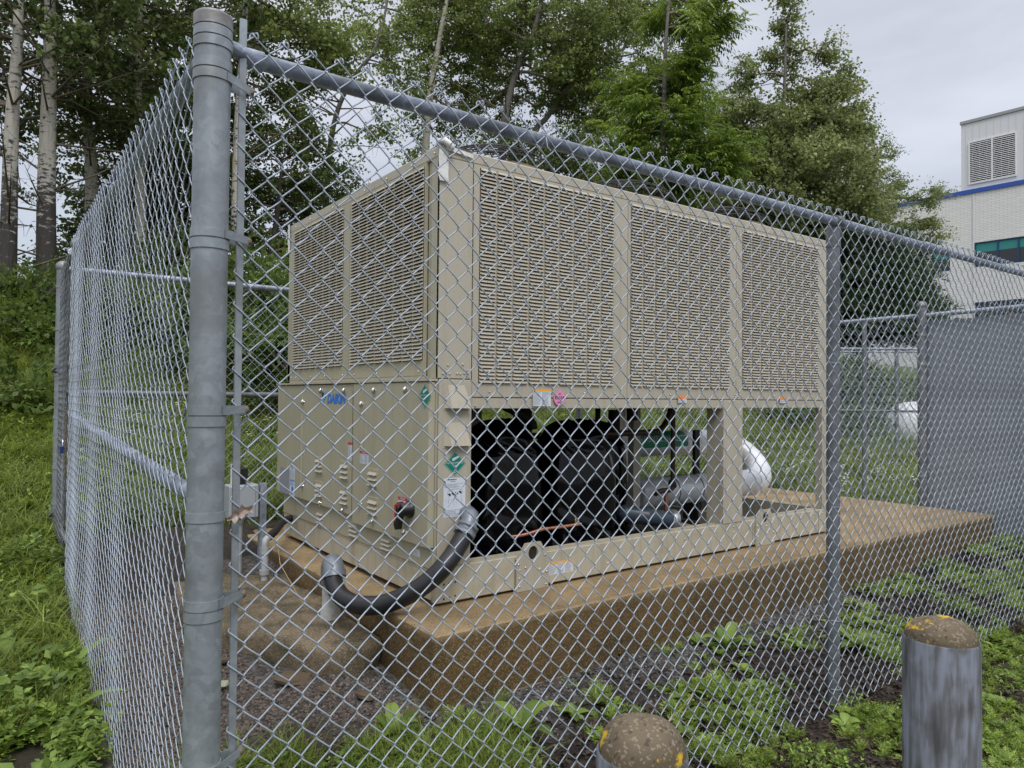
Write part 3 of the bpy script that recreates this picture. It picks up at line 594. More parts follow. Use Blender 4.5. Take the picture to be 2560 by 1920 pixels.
# rigging instruction sheet on the corner column
mb = MB(); SIDE.quad(mb, .038, .450, .170, .650, .0072, 0); SIDE.lines(mb, .062, .636, .150, .646, .0078, 1, 1, .5, 1); SIDE.lines(mb, .08, .629, .128, .635, .0078, 1, 1, .5, 1)
SIDE.lines(mb, .044, .600, .164, .622, .0078, 4, 2, .4, 1); SIDE.lines(mb, .044, .455, .164, .488, .0078, 5, 2, .4, 1)
def stroke(f, mb, a, b_, n, w, m_):
    d = Vector((b_[0]-a[0], b_[1]-a[1])); d = d.normalized()*w; f.poly(mb, [(a[0]-d.y, a[1]+d.x), (a[0]+d.y, a[1]-d.x), (b_[0]+d.y, b_[1]-d.x), (b_[0]-d.y, b_[1]+d.x)], n, m_)
for a, b_ in (((.06, .578), (.105, .600)), ((.105, .600), (.150, .583)), ((.06, .578), (.075, .588)), ((.075, .588), (.13, .592)), ((.06, .578), (.062, .565)), ((.15, .583), (.152, .57)), ((.07, .56), (.068, .50)), ((.145, .565), (.148, .505))): stroke(SIDE, mb, a, b_, .0078, .0006, 2)
for i in range(4): SIDE.quad(mb, .064+i*.022, .564+i*.003, .079+i*.022, .571+i*.003, .0078, 1); SIDE.quad(mb, .070+i*.022, .558+i*.003, .081+i*.022, .566+i*.003, .0078, 1)
for i in range(7): stroke(SIDE, mb, (.05+i*.016, .545-.004*(i % 2)), (.056+i*.016, .502+.01*(i % 3)), .0078, .0005, 2)
mb.build('rigging_sheet', [M_WHITE, M_INK, M_GREYINK], ch)
notice(SIDE, .606, 1.0185, .736, 1.113, .0122, ch, 1, M_AMBER, .12, 16, 2)
mb = MB(); k = 24; pts = []
for i in range(k):
    a = 2*math.pi*i/k; r_ = .047 if abs(math.sin(a)) < .8 else .047; pts.append((.801+.045*math.cos(a)*(1-.12*abs(math.sin(a))), 1.064+.043*math.sin(a)))
SIDE.poly(mb, pts, .0122, 0); SIDE.poly(mb, [(.770, 1.09), (.801, 1.116), (.832, 1.09)], .0120, 0)
SIDE.text(mb, 'R410A', .801, 1.066, .0128, .027, 1, bold=.0006); SIDE.text(mb, 'USE', .801, 1.088, .0128, .010, 1, bold=.0003); SIDE.text(mb, 'ONLY', .801, 1.040, .0128, .013, 1, bold=.0003); mb.build('refrigerant_label', [M_PINK, M_INK], ch)
notice(SIDE, .740, .060, .922, .132, .0008, ch, 1, M_AMBER, .22, 8, 3, 'WARNING')
for u0 in (1.815, 2.955): notice(SIDE, u0, 1.042, u0+.085, 1.086, .0122, ch, 1, M_ORANGE, .45, 3, 1)
# hoods over the column vents
def hood(v0, v1, u0, u1):
    mb = MB(); a0, a1, d = u0+.008, u1-.012, .038
    P = [SIDE.p(u0, v1, .006), SIDE.p(u1-.026, v1, .006), SIDE.p(u1, v0, .006+d), SIDE.p(u0+.004, v0, .006+d), SIDE.p(u0-.022, v0, .006), SIDE.p(u1+.004, v0, .006), SIDE.p(u0-.010, v1-.002, .006)]
    mb.add(P, [(0, 3, 2, 1), (0, 6, 4, 3), (1, 2, 5)]); mb.add([P[4], P[5], P[2], P[3]], [(0, 1, 2, 3)], 1)
    SIDE.box(mb, u0-.028, v0-.012, .006, u1+.010, v1+.008, .008, 0); return mb.build('vent_hood', [M_BEIGE, M_SEAM], ch)
hood(1.008, 1.134, .058, .182); hood(.815, .942, .058, .182)
# upper section
mb = MB(); SIDE.box(mb, .0, 1.160, 0, .205, 2.30, -.02, ch=.003); SIDE.box(mb, .02, 1.16, -.02, .20, 2.3, -.05); mb.build('corner_post', M_BEIGE, ch)
mb = MB(); END.box(mb, -.078, 1.160, .0, -.001, 2.30, -.02, ch=.002); END.box(mb, -.138, 1.160, -.018, -.080, 2.30, -.03); mb.build('corner_post', M_BEIGE2, ch)
mb = MB(); SIDE.box(mb, 3.555, .199, 0, L, 2.30, -.06, ch=.003); mb.build('corner_post', M_BEIGE, ch)
mb = MB(); BACK.box(mb, -L, .199, 0, -L+.14, 1.0, -.08, ch=.003); mb.build('corner_post', M_BEIGE, ch)
mb = MB(); BACK.box(mb, -.20, .199, 0, 0, 1.0, -.08, ch=.003); mb.build('corner_post', M_BEIGE, ch)
mb = MB(); SIDE.box(mb, 2.30, .199, .004, 2.515, 1.062, -.004, ch=.002); SIDE.box(mb, 2.30, .199, -.004, 2.303, 1.0, -.14); mb.build('middle_post', M_BEIGE, ch)
for c_ in (((2.16, .72, .13), (2.235, .78, 1.0)), ((1.5, 2.0, .13), (1.62, 2.06, 1.0))):
    mb = MB(); mb.box(*c_); mb.build('inner_post', M_BEIGE, ch)
mb = MB(); SIDE.box(mb, .207, 1.005, .0, 3.553, 1.066, -.05, ch=.003); SIDE.quad(mb, .21, 1.0625, 3.55, 1.065, .0008, 1); mb.build('lower_beam', [M_BEIGE, M_SEAM], ch)
mb = MB(); BACK.box(mb, -L, 1.002, .0, 0, 1.30, -.05); RIGHTF.box(mb, .06, 1.002, .0, W-.05, 1.30, -.05); mb.build('lower_beam', M_BEIGE, ch)
mb = MB(); END.box(mb, -W, 1.160, 0, -.14, 1.175, -.02); mb.build('lower_beam', M_BEIGE2, ch)
mb = MB(); mb.box((.004, .004, 2.302), (L-.004, W-.004, H), ch=.006); mb.build('top_panel', M_BEIGE, ch)
mb = MB(); mb.box((.14, .06, 1.02), (3.5, W-.07, 2.295)); mb.build('condenser_coil', M_COIL, ch)
mb = MB(); BACK.box(mb, -L+.01, 1.30, 0, -.01, 2.30, -.03); RIGHTF.box(mb, .06, 1.30, 0, W-.03, 2.30, -.03); mb.build('rear_panel', M_BEIGE, ch)
# louvered panels
def louver_mesh(f, w, h, name):
    mb = MB(); d = .011; r_ = .006; n0 = .0005
    A = f.p(.001, h, n0) - f.o; B = f.p(w-.001, h, n0) - f.o; C = f.p(w-.004, .0, d) - f.o; D = f.p(.004, .0, d) - f.o; E_ = f.p(0, 0, n0) - f.o; G = f.p(w, 0, n0) - f.o
    mb.add([A, B, C, D, E_, G], [(0, 3, 2, 1), (0, 4, 3), (1, 2, 5)])
    mb.add([D - f.v*.002, C - f.v*.002, C, D], [(0, 1, 2, 3)]); mb.add([D - f.v*.002, C - f.v*.002, C - f.v*.0015 - f.n*.0015, D - f.v*.0015 - f.n*.0015], [(0, 1, 2, 3)])
    return mb.mesh(name, M_BEIGE)
solo = [0]
def louver_panel(f, U0, V0, U1, V1, lu0, lv0, lu1, lv1, ncol, nrow, nn, m_, solo_cols=0):
    mb = MB(); cw = (lu1-lu0)/ncol; rh = (lv1-lv0)/nrow; bar = .009
    f.box(mb, U0, V0, nn, U1, lv0, nn-.015); f.box(mb, U0, lv1, nn, U1, V1, nn-.015); f.box(mb, U0, lv0, nn, lu0, lv1, nn-.015); f.box(mb, lu1, lv0, nn, U1, lv1, nn-.015)
    for c_ in range(1, ncol): f.box(mb, lu0+c_*cw-bar/2, lv0, nn, lu0+c_*cw+bar/2, lv1, nn-.003)
    for r_ in range(nrow): f.box(mb, lu0, lv0+r_*rh+rh*.90, nn, lu1, lv0+(r_+1)*rh-.0002, nn-.002)
    pn_ = mb.build('louver_panel', m_, ch)
    me = louver_mesh(f, cw-bar-.001, rh*.70, 'louver')
    vs = np.array([v.co[:] for v in me.vertices]); fl = [tuple(p_.vertices) for p_ in me.polygons]; rest = MB()
    for c_ in range(ncol):
        for r_ in range(nrow):
            o = f.p(lu0+c_*cw+bar/2, lv0+r_*rh+rh*.24, nn)
            near = (c_ < solo_cols) if f is SIDE else (c_ >= ncol-solo_cols)
            if near and solo[0] < 300:
                ob = bpy.data.objects.new('louver', me); ob.location = o; link(ob, pn_); solo[0] += 1
            else: rest.add(vs + np.array(o), fl)
    rest.build('louver', M_BEIGE, pn_, kind='stuff')
    return pn_
lp = []
lp.append(louver_panel(SIDE, .209, 1.068, 1.354, 2.300, .247, 1.140, 1.236, 2.287, 9, 58, 0, M_BEIGE, 4))
lp.append(louver_panel(SIDE, 1.358, 1.068, 2.440, 2.300, 1.381, 1.140, 2.370, 2.287, 9, 58, 0, M_BEIGE))
lp.append(louver_panel(SIDE, 2.444, 1.068, 3.552, 2.300, 2.513, 1.140, 3.498, 2.287, 9, 58, 0, M_BEIGE))
lp.append(louver_panel(END, -1.108, 1.177, -.141, 2.300, -1.088, 1.258, -.156, 2.287, 8, 52, 0, M_BEIGE2, 2))
lp.append(louver_panel(END, -W+.002, 1.177, -1.112, 2.300, -2.125, 1.258, -1.211, 2.287, 8, 52, 0, M_BEIGE2))
mb = MB(); SIDE.box(mb, .205, 1.068, -.004, .209, 2.30, -.02); SIDE.box(mb, 1.354, 1.068, -.003, 1.358, 2.30, -.02); SIDE.box(mb, 2.440, 1.068, -.003, 2.444, 2.30, -.02); END.box(mb, -1.112, 1.177, -.003, -1.108, 2.3, -.02)
mb.build('panel_joint', M_SEAM, ch)
screws(SIDE, [(u, 1.095) for u in (.32, .50, .75, 1.0, 1.25, 1.45, 1.75, 2.05, 2.35, 2.6, 2.9, 3.3)] + [(u, 2.325) for u in (.05, .14, .28, .48, .8, 1.1, 1.3, 1.45, 1.7, 1.95, 2.2, 2.42, 2.6, 2.9, 3.2, 3.5)] +
       [(.06, 2.14), (.12, 2.245), (.03, 1.185), (.07, 1.185), (.115, 1.187), (.135, 1.187), (.16, 1.19), (.18, 1.19), (.18, 1.205), (.06, 1.23), (.15, 1.235), (.19, .02+1.04), (.23, 1.02),
        (2.43, 1.085), (2.445, 1.085), (2.46, 1.085), (2.43, 1.100), (2.445, 1.100), (2.36, 1.045), (2.46, 1.045), (2.41, 1.03), (2.42, .17), (2.36, .17), (2.47, .15), (2.42, .13)], ch, 0.001, .0055)
screws(END, [(u, 1.20) for u in (-2.15, -2.05, -1.75, -1.5, -1.2, -1.02, -.7, -.4, -.2)] + [(u, 2.325) for u in (-2.1, -1.8, -1.4, -1.1, -.9, -.6, -.3, -.05)], ch, 0.001, .0055)
# fans with domed wire guards
for fx in (.72, 1.87, 3.02):
    for fy in (.60, 1.66):
        mb = MB(); mb.lathe([(.40, 0), (.38, .06), (.375, .10), (.38, .10)], (fx, fy, H), 32, 0)
        fan = mb.build('fan', M_BEIGE, ch)
        mb = MB()
        for q_ in range(1, 11):
            rr = .40*q_/10; zz = H + .10 + .17*math.sqrt(max(0, 1-(q_/10.3)**2))
            mb.tube([(fx+rr*math.cos(a), fy+rr*math.sin(a), zz) for a in np.linspace(0, 2*math.pi, 28, endpoint=False)], .0035, 4, closed=True)
        for a in np.linspace(0, 2*math.pi, 8, endpoint=False):
            mb.tube([(fx+.40*q_/10*math.cos(a), fy+.40*q_/10*math.sin(a), H+.10+.17*math.sqrt(max(0, 1-(q_/10.3)**2))) for q_ in range(0, 11)], .004, 4)
        mb.build('wire_guard', M_GUARD, fan)
        mb = MB(); mb.cyl((fx, fy, H+.02), (fx, fy, H+.12), .09, 16)
        for b_ in range(5):
            a = b_*2*math.pi/5; c1, s1 = math.cos(a), math.sin(a); c2, s2 = math.cos(a+.55), math.sin(a+.55)
            mb.add([(fx+.08*c1, fy+.08*s1, H+.09), (fx+.35*c1, fy+.35*s1, H+.09), (fx+.35*c2, fy+.35*s2, H+.05), (fx+.08*c2, fy+.08*s2, H+.05)], [(0, 1, 2, 3)])
        mb.build('fan_blades', M_GUARD, fan)
# peeling protective film at the top corners
mb = MB(); U = np.linspace(0, 1, 7)
def strip(A, B, w, wob):
    vs = []; 
    for i, t_ in enumerate(np.linspace(0, 1, 9)):
        c0 = Vector(A)*(1-t_)+Vector(B)*t_; o = Vector((random.uniform(-1, 1), random.uniform(-1, 0), 0))*wob
        vs += [c0 + o, c0 + Vector(w) + o*.4]
    return vs, [(2*i, 2*i+1, 2*i+3, 2*i+2) for i in range(8)]
v_, f_ = strip((-.014, -.010, 2.365), (-.012, -.012, 2.17), (.055, -.004, 0), .006); mb.add(v_, f_, 0, True)
v_, f_ = strip((-.012, -.004, 2.367), (.205, -.004, 2.364), (0, .03, .001), .001); mb.add(v_, f_, 0, True)
v_, f_ = strip((-.01, -.006, 2.366), (.20, -.007, 2.345), (0, -.001, -.022), .002); mb.add(v_, f_, 0, True)
mb.tube([(-.015, -.005, 2.37), (.01, -.03, 2.372), (.035, -.045, 2.35)], [.012, .02, .018], 8); mb.lathe([(0, -.022), (.018, -.014), (.022, 0), (.018, .014), (0, .022)], (.045, -.03, 2.345), 12)
mb.build('protective_film', M_FILM, ch, label='torn white plastic film on the near top corner')
mb = MB(); v_, f_ = strip((-.012, 2.245, 2.365), (-.012, 2.235, 2.15), (0.004, -.035, 0), .004); mb.add(v_, f_, 0, True); mb.build('protective_film', M_FILM, ch, label='torn white plastic film on the far left top corner')

# black wrapped compressors
def jacket(cx, cy, w, d, z0, z1, seed):
    mb = MB(); n = 64; K = 46; vs = []; rs = np.random.default_rng(seed); ph = rs.uniform(0, 6.28, 12)
    for k in range(K):
        f_ = k/(K-1); z = z0 + (z1-z0)*f_
        tw = 1.0
        if f_ < .08: tw = 1.04 - .08*f_
        if f_ > .86: tw = 1 - .05*math.sin((f_-.86)/.14*math.pi)
        if f_ > .985: tw = .9
        if f_ > .62: tw -= .42*(f_-.62)
        for j in range(n):
            a = 2*math.pi*j/n; ca, sa = math.cos(a), math.sin(a); e_ = 2/3.2
            x = math.copysign(abs(ca)**e_, ca)*w/2; y = math.copysign(abs(sa)**e_, sa)*d/2
            wr = .008*math.sin(3*a+ph[0]+3*f_) + .004*math.sin(6*a-5*f_+ph[1]) + .0012*math.sin(13*a+14*f_+ph[2])
            crease = .018*math.exp(-((f_-.30-.12*math.sin(a*2+ph[3]))/.03)**2)*math.sin(5*a+ph[4]) + .014*math.exp(-((f_-.10)/.06)**2)*math.sin(11*a+ph[5]+30*f_)
            top = .022*math.exp(-((f_-.90)/.05)**2)*math.sin(9*a+ph[6]+50*f_)
            band = .012*math.exp(-((f_-.86)/.012)**2)
            g = tw*(1 + (wr+crease*1.2+top-band)/(w/2)); vs.append((cx+x*g, cy+y*g, z + .012*math.sin(4*a+ph[7])*f_))
    fs = [(k*n+j, k*n+(j+1) % n, (k+1)*n+(j+1) % n, (k+1)*n+j) for k in range(K-1) for j in range(n)]
    mb.add(vs, fs, 0, True)
    # slack domed lid
    b0 = len(vs)-n; top = vs[b0:]
    vv = list(top); ff = []
    for q_, (s_, dz) in enumerate(((.86, .045), (.6, .075), (.3, .085))):
        vv += [(cx+(x-cx)*s_, cy+(y-cy)*s_, z+dz+.008*math.sin(5*j/10+ph[8])) for j, (x, y, z) in enumerate(top)]
        ff += [(q_*n+j, q_*n+(j+1) % n, (q_+1)*n+(j+1) % n, (q_+1)*n+j) for j in range(n)]
    vv.append((cx, cy, z1+.09)); ff += [(3*n+j, 3*n+(j+1) % n, 4*n) for j in range(n)]
    mb.add(vv, ff, 0, True)
    return mb.build('compressor_jacket', M_BLACK, ch)
jacket(.76, .52, .50, .44, .05, .835, 1); jacket(1.36, .52, .54, .46, .05, .825, 2); jacket(2.02, .98, .42, .40, .05, .80, 3); jacket(.75, 1.35, .5, .5, .05, .80, 4)
# near black sheet painting in the interior shade at the control cabinet side
mb = MB(); mb.box((.21, .2, .13), (.235, W-.1, .86)); mb.build('cabinet_shade_sheet', M_SEAM, ch)
# pipework
def pipe(pts, r, m_, name='pipe', n=12, sub=4, **kw):
    P = [Vector(p_) for p_ in pts]; out_ = []
    for i in range(len(P)-1):                                       # Catmull-Rom smoothing
        p0, p1, p2, p3 = P[max(i-1, 0)], P[i], P[i+1], P[min(i+2, len(P)-1)]
        for s_ in range(sub):
            t_ = s_/sub; out_.append(.5*((2*p1)+(p2-p0)*t_+(2*p0-5*p1+4*p2-p3)*t_*t_+(3*p1-p0-3*p2+p3)*t_**3))
    out_.append(P[-1]); mb = MB(); mb.tube(out_, r, n); return mb.build(name, m_, ch, **kw)
pipe([(.57, .14, .275), (.62, .13, .275), (.70, .12, .285), (.78, .11, .30), (.90, .11, .30), (1.08, .11, .302)], .009, M_COPPER, 'copper_tube')
mb = MB(); mb.tube([(1.04, .115, .30), (1.04, .115, .325), (1.04, .115, .335), (1.04, .115, .355)], [.005, .008, .006, .002], 8); mb.build('valve_tip', mat('brass', (.6, .42, .14), .3, .9), ch)
pipe([(.28, .8, .80), (.6, .85, .80), (1.2, .80, .80), (1.75, .62, .81), (2.1, .5, .82), (2.22, .5, .84), (2.30, .5, .92), (2.34, .5, 1.02)], .022, M_BROWNPIPE, 'suction_pipe')
pipe([(.80, .55, 1.02), (.92, .55, .97), (1.03, .55, .91), (1.05, .55, .86)], .030, M_FOAM, 'foam_pipe')
pipe([(.42, .6, 1.02), (.42, .6, .80)], .018, M_FOAM, 'foam_pipe')
pipe([(1.09, .72, 1.02), (1.09, .72, .6)], .065, M_FOAM, 'foam_pipe')
pipe([(1.86, .8, 1.02), (1.86, .8, .8)], .02, M_FOAM, 'foam_pipe'); pipe([(1.98, .75, .98), (1.98, .75, .8)], .045, M_FOAM, 'foam_pipe'); pipe([(2.12, .7, 1.0), (2.12, .7, .9)], .04, M_FOAM, 'foam_pipe')
pipe([(2.355, .50, 1.02), (2.355, .50, .75), (2.355, .50, .44)], .018, M_BROWNPIPE, 'liquid_pipe')
pipe([(2.355, .50, .40), (2.30, .48, .385), (2.20, .47, .385), (2.12, .46, .37)], .020, M_BROWNPIPE, 'liquid_pipe')
pipe([(2.26, .48, .39), (2.26, .48, .24)], .016, M_COPPER, 'copper_tube')
mb = MB(); mb.tube([(2.345, .50, .455), (2.345, .50, .42), (2.36, .5, .40)], [.02, .034, .03], 10); mb.build('pipe_sleeve', M_FOAM, ch)
# filter drier
ax0, ax1 = Vector((1.90, .62, .235)), Vector((2.335, .46, .155)); dv = (ax1-ax0)
mb = MB(); mb.tube([ax0, ax0+dv*.04, ax0+dv*.1, ax0+dv*.45, ax0+dv*.46, ax0+dv*.50, ax0+dv*.51, ax0+dv*.90], [.02, .05, .062, .062, .066, .066, .062, .062], 24); drier = mb.build('filter_drier', M_DRIER, ch)
mb = MB(); mb.tube([ax0+dv*.90, ax0+dv*.93, ax0+dv*.99, ax0+dv*1.02], [.070, .080, .080, .072], 24); cap = mb.build('end_cap', mat('zinc_plate', (.5, .52, .55), .35, .7), drier)
mb = MB(); c0 = ax0+dv*1.024; uu = Vector((dv.y, -dv.x, 0)).normalized(); uu = -uu if uu.x < 0 else uu; up = uu.cross(dv.normalized()); up = up if up.z > 0 else -up
mb.quad(c0-uu*.045-up*.02, c0+uu*.045-up*.02, c0+uu*.045+up*.035, c0-uu*.045+up*.035, 0); c1 = c0+dv.normalized()*.0008; mb.quad(c1-uu*.045+up*.02, c1+uu*.045+up*.02, c1+uu*.045+up*.035, c1-uu*.045+up*.035, 1)
mb.build('label', [M_WHITE, M_BLUE], cap)
mb = MB(); 
for a in np.linspace(0, 2*math.pi, 8, endpoint=False):
    q0 = ax0+dv*.99 + (uu*math.cos(a)+up*math.sin(a))*.068; mb.tube([q0, q0+dv.normalized()*.02], .006, 6)
mb.tube([ax0+dv*.25-Vector((0, 0, .06)), ax0+dv*.25-Vector((0, 0, .12))], .02, 8); mb.tube([ax0+dv*.75-Vector((0, 0, .06)), ax0+dv*.75-Vector((0, 0, .10))], .02, 8); mb.build('bolt', M_DRIER, drier, kind='stuff')
# insulated silver water pipes with the return bend past the end of the unit
LOW, TOP = (.88, .305), (1.28, .665)
def bend_pts(x, k=14):
    c = ((LOW[0]+TOP[0])/2, (LOW[1]+TOP[1])/2); hy, hz = (TOP[0]-LOW[0])/2, (TOP[1]-LOW[1])/2; r_ = math.hypot(hy, hz)
    return [(x+r_*math.sin(a)*1.05, c[0]-hy*math.cos(a), c[1]-hz*math.cos(a)) for a in np.linspace(0, math.pi, k)]
xb = 3.86
mb = MB(); mb.tube([(2.35, LOW[0], LOW[1]), (2.36, LOW[0], LOW[1]), (xb, LOW[0], LOW[1])], [.09, .118, .118], 32); mb.build('insulated_pipe', M_SILVER, ch)
mb = MB(); mb.tube([(2.35, TOP[0], TOP[1]), (xb, TOP[0], TOP[1])], [.112, .112], 32); up_pipe = mb.build('insulated_pipe', M_SILVER, ch)
mb = MB(); bp = bend_pts(xb, 30); rr = [.118 - .006*i/29 + (.0035 if i % 3 == 0 else 0) for i in range(30)]; mb.tube(bp, rr, 32); mb.build('pipe_bend', M_SILVER, ch)
mb = MB()
for x_ in (2.75, 3.05, 3.45): mb.tube([(x_, LOW[0]+.120*math.cos(a), LOW[1]+.120*math.sin(a)) for a in np.linspace(0, 2*math.pi, 32, endpoint=False)], .004, 6, closed=True)
mb.build('pipe_band', M_OLD, ch)
mb = MB(); mb.box((3.10, LOW[0]+.02, .40), (3.16, LOW[0]+.05, .80)); mb.box((2.98, LOW[0]-.10, .05), (3.04, LOW[0]+.05, .2)); mb.build('pipe_bracket', M_BLACK_PL, ch)
mb = MB(); mb.tube([(3.15, .95, .43), (3.15, .95, .52)], .018, 10); mb.tube([(3.15, .93, .50), (3.15, .93, .56), (3.12, .93, .60)], [.012, .014, .02], 8); mb.tube([(3.05, .74, .2), (3.12, .70, .2)], .014, 8); mb.build('copper_fitting', M_COPPER, ch)
# green pipe marker, its lettering wrapped round the pipe and upside down
mb = MB(); r_ = .1135; nA = 20
def wrap(x, s_): return (x, TOP[0]-r_*math.cos(s_/r_)*1.0, TOP[1]+r_*math.sin(s_/r_))
def band(x0, x1, m_, r2):
    vs = [(x, TOP[0]-r2*math.cos(a), TOP[1]+r2*math.sin(a)) for x in (x0, x1) for a in np.linspace(-.25, 1.9, nA)]
    mb.add(vs, [(i, nA+i, nA+i+1, i+1) for i in range(nA-1)], m_, True)
band(2.56, 3.33, 0, .1130); 
Vt, Ft = text_mesh('CHILLED WATER SUPPLY', .075, .0016, 0, 'CENTER'); r_ = .1142
for row in (.055,):
    mb.add([wrap(3.02-a, row-b_) for a, b_ in Vt], [f_[::-1] for f_ in Ft], 1)
r_ = .1142; mb.add([wrap(*q_) for q_ in ((2.57, .05), (2.64, .0), (2.64, .035), (2.69, .035), (2.69, .07), (2.64, .07), (2.64, .10))], [tuple(range(7))], 1)
mb.build('pipe_marker', [M_GREENL, M_WHITE], up_pipe)
mb = MB(); mb.box((2.26, 1.02, .45), (2.50, 1.15, .80), ch=.01); mb.build('valve_box', M_SILVER, ch)

# flexible conduit between the column and the slab
cd = empty('electrical_conduit', (-.35, .47, -.12), label='thick black flexible conduit sagging from the corner column to a fitting in the slab', cat='conduit')
def into(par, o):
    o.parent = par; o.matrix_parent_inverse = Matrix.Translation(-Vector(par.location)); return o
P = [Vector(p_) for p_ in ((.135, -.075, .385), (.075, -.10, .325), (-.018, -.13, .245), (-.10, -.10, .165), (-.18, -.04, .10), (-.27, .06, .045), (-.34, .17, .03), (-.375, .29, .045), (-.375, .39, .09), (-.36, .445, .145))]
out_ = []
for i in range(len(P)-1):
    p0, p1, p2, p3 = P[max(i-1, 0)], P[i], P[i+1], P[min(i+2, len(P)-1)]
    for s_ in range(5):
        t_ = s_/5; out_.append(.5*((2*p1)+(p2-p0)*t_+(2*p0-5*p1+4*p2-p3)*t_*t_+(3*p1-p0-3*p2+p3)*t_**3))
out_.append(P[-1]); mb = MB(); mb.tube(out_, .047, 20); into(cd, mb.build('flexible_tube', M_CONDUIT))
mb = MB(); mb.tube([(.172, -.008, .46), (.172, -.03, .462), (.170, -.055, .455), (.158, -.07, .435), (.142, -.078, .405)], [.040, .044, .045, .044, .044], 16)
d_ = (Vector((.075, -.10, .325))-Vector((.142, -.078, .405))).normalized(); q0 = Vector((.142, -.078, .405))
mb.tube([q0-d_*.01, q0-d_*.01+d_*.004, q0+d_*.012, q0+d_*.013, q0+d_*.030, q0+d_*.031, q0+d_*.05], [.05, .058, .058, .052, .052, .060, .060], 8); into(cd, mb.build('elbow_fitting', M_FITTING))
mb = MB(); mb.tube([(-.36, .435, .13), (-.358, .45, .16), (-.352, .475, .175), (-.345, .50, .16), (-.345, .51, .11), (-.345, .51, .06)], [.058, .058, .056, .056, .054, .05], 14); mb.tube([(-.362, .425, .115), (-.359, .44, .145)], [.066, .066], 8); into(cd, mb.build('elbow_fitting', M_FITTING))
mb = MB(); mb.tube([(-.345, .51, .07), (-.345, .51, -.06), (-.345, .51, -.08), (-.345, .51, -.16)], [.045, .045, .052, .055], 20); into(cd, mb.build('stub_pipe', mat('pale_grey_pvc', (.5, .5, .48), .5, noise=(20, (.33, .32, .28), .4, .7))))
# small pvc conduit and the junction box
mb = MB(); mb.tube([(-.40, 1.45, -.16), (-.40, 1.45, .11), (-.395, 1.455, .145), (-.37, 1.47, .16)], .022, 14); mb.tube([(-.40, 1.45, .06), (-.40, 1.45, .10)], .028, 14); mb.tube([(-.40, 1.45, -.07), (-.40, 1.45, -.04)], .032, 10)
pv = mb.build('pvc_riser', M_PVC, label='thin grey pvc riser pipe with an elbow at the edge of the pad', cat='pipe')
mb = MB(); mb.tube([(-.37, 1.47, .16), (-.30, 1.56, .175), (-.2, 1.75, .19), (-.1, 1.95, .175), (0.0, 2.1, .16)], .026, 12); mb.build('rubber_hose', M_FOAM, pv)
jb = empty('junction_box', (-.47, 1.78, -.2), label='grey electrical box with a black conduit on top mounted behind the tension bar', cat='electrical box')
mb = MB(); mb.box((-.55, 1.72, .25), (-.36, 1.85, .47), ch=.006); into(jb, mb.build('enclosure', M_BOX))
mb = MB(); mb.box((-.555, 1.709, .255), (-.385, 1.718, .465), ch=.003); into(jb, mb.build('cover', M_BOX))
mb = MB(); mb.box((-.34, 1.76, -.3), (-.295, 1.80, .47)); into(jb, mb.build('strut_post', M_RAIL))
mb = MB(); mb.tube([(-.47, 1.78, .25), (-.47, 1.78, -.3)], .024, 12); mb.tube([(-.47, 1.78, .21), (-.47, 1.78, .25)], .032, 12); into(jb, mb.build('conduit_leg', M_PVC))
mb = MB(); mb.box((-.48, 1.76, .47), (-.42, 1.82, .58), ch=.006); mb.box((-.52, 1.76, .47), (-.483, 1.82, .575), 1, ch=.004); into(jb, mb.build('disconnect_top', [M_BLACK_PL, M_WHITE2]))

# ------------------------------------------------------------------ chain link fences
S = .0385; VP = .0815                                              # half a diamond wide, one diamond high
def wire_mesh(name, zt, zb, r_, sides, det, m_):
    a = S/2 + r_*.95; d = r_*1.7; pts = []
    hook = [(a+.007, -.004, zt-.010), (a+.0065, -.007, zt-.003), (a+.003, -.006, zt+.003), (a, -.002, zt+.003)]
    pts += hook if det else []
    z = zt; sgn = 1; k = 0
    while z > zb:
        pts.append((sgn*a, 0, z)); nz_ = z-VP/2; y_ = d if sgn > 0 else -d
        if det:
            for f_, xx in (((.11, .93), (.42, .27), (.89, -.86)) if sgn > 0 else ((.11, .84), (.5, 0), (.89, -.84))): pts.append((sgn*a*xx, y_*(1.0 if .3 < f_ < .6 else .72), z-VP/2*f_))
        else: pts.append((0, y_, z-VP/4))
        z = nz_; sgn = -sgn; k += 1
    mb = MB(); mb.tube(pts, r_, sides); return mb.mesh(name, m_)
ZT = 1.987
W_NEAR = wire_mesh('wire', ZT, -.50, .0022, 6, True, M_WIRE)
W_SIDE = wire_mesh('wire', ZT, -.50, .0016, 5, True, M_WIRE)
W_FAR = wire_mesh('wire', ZT, -.12, .0022, 4, False, M_WIRE_FAR)
W_FAR2 = wire_mesh('wire', ZT, -.35, .0022, 4, False, M_WIRE)
def weave(fence, me, p0, p1, outn, zoff=0.0, bow=.004):            # p0 -> p1 along the run; outn = rotation of local +x to the run
    d = Vector((p1[0]-p0[0], p1[1]-p0[1])); n_ = int(d.length/S); d.normalize(); ang = math.atan2(d.y, d.x)
    for i in range(n_):
        c_ = Vector((p0[0], p0[1])) + d*(S*(i+.5)); o = bpy.data.objects.new('wire', me)
        o.location = (c_.x - d.y*bow*math.sin(i*.31), c_.y + d.x*bow*math.sin(i*.31), zoff + random.uniform(-.0012, .0012))
        o.rotation_euler = (random.uniform(-.0008, .0008), random.uniform(-.0008, .0008), ang + (math.pi if i % 2 else 0)); link(o, fence)
def tubepart(name, pts, r_, m_, parent, n=16, **kw):
    mb = MB(); mb.tube(pts, r_, n); return mb.build(name, m_, parent, **kw)
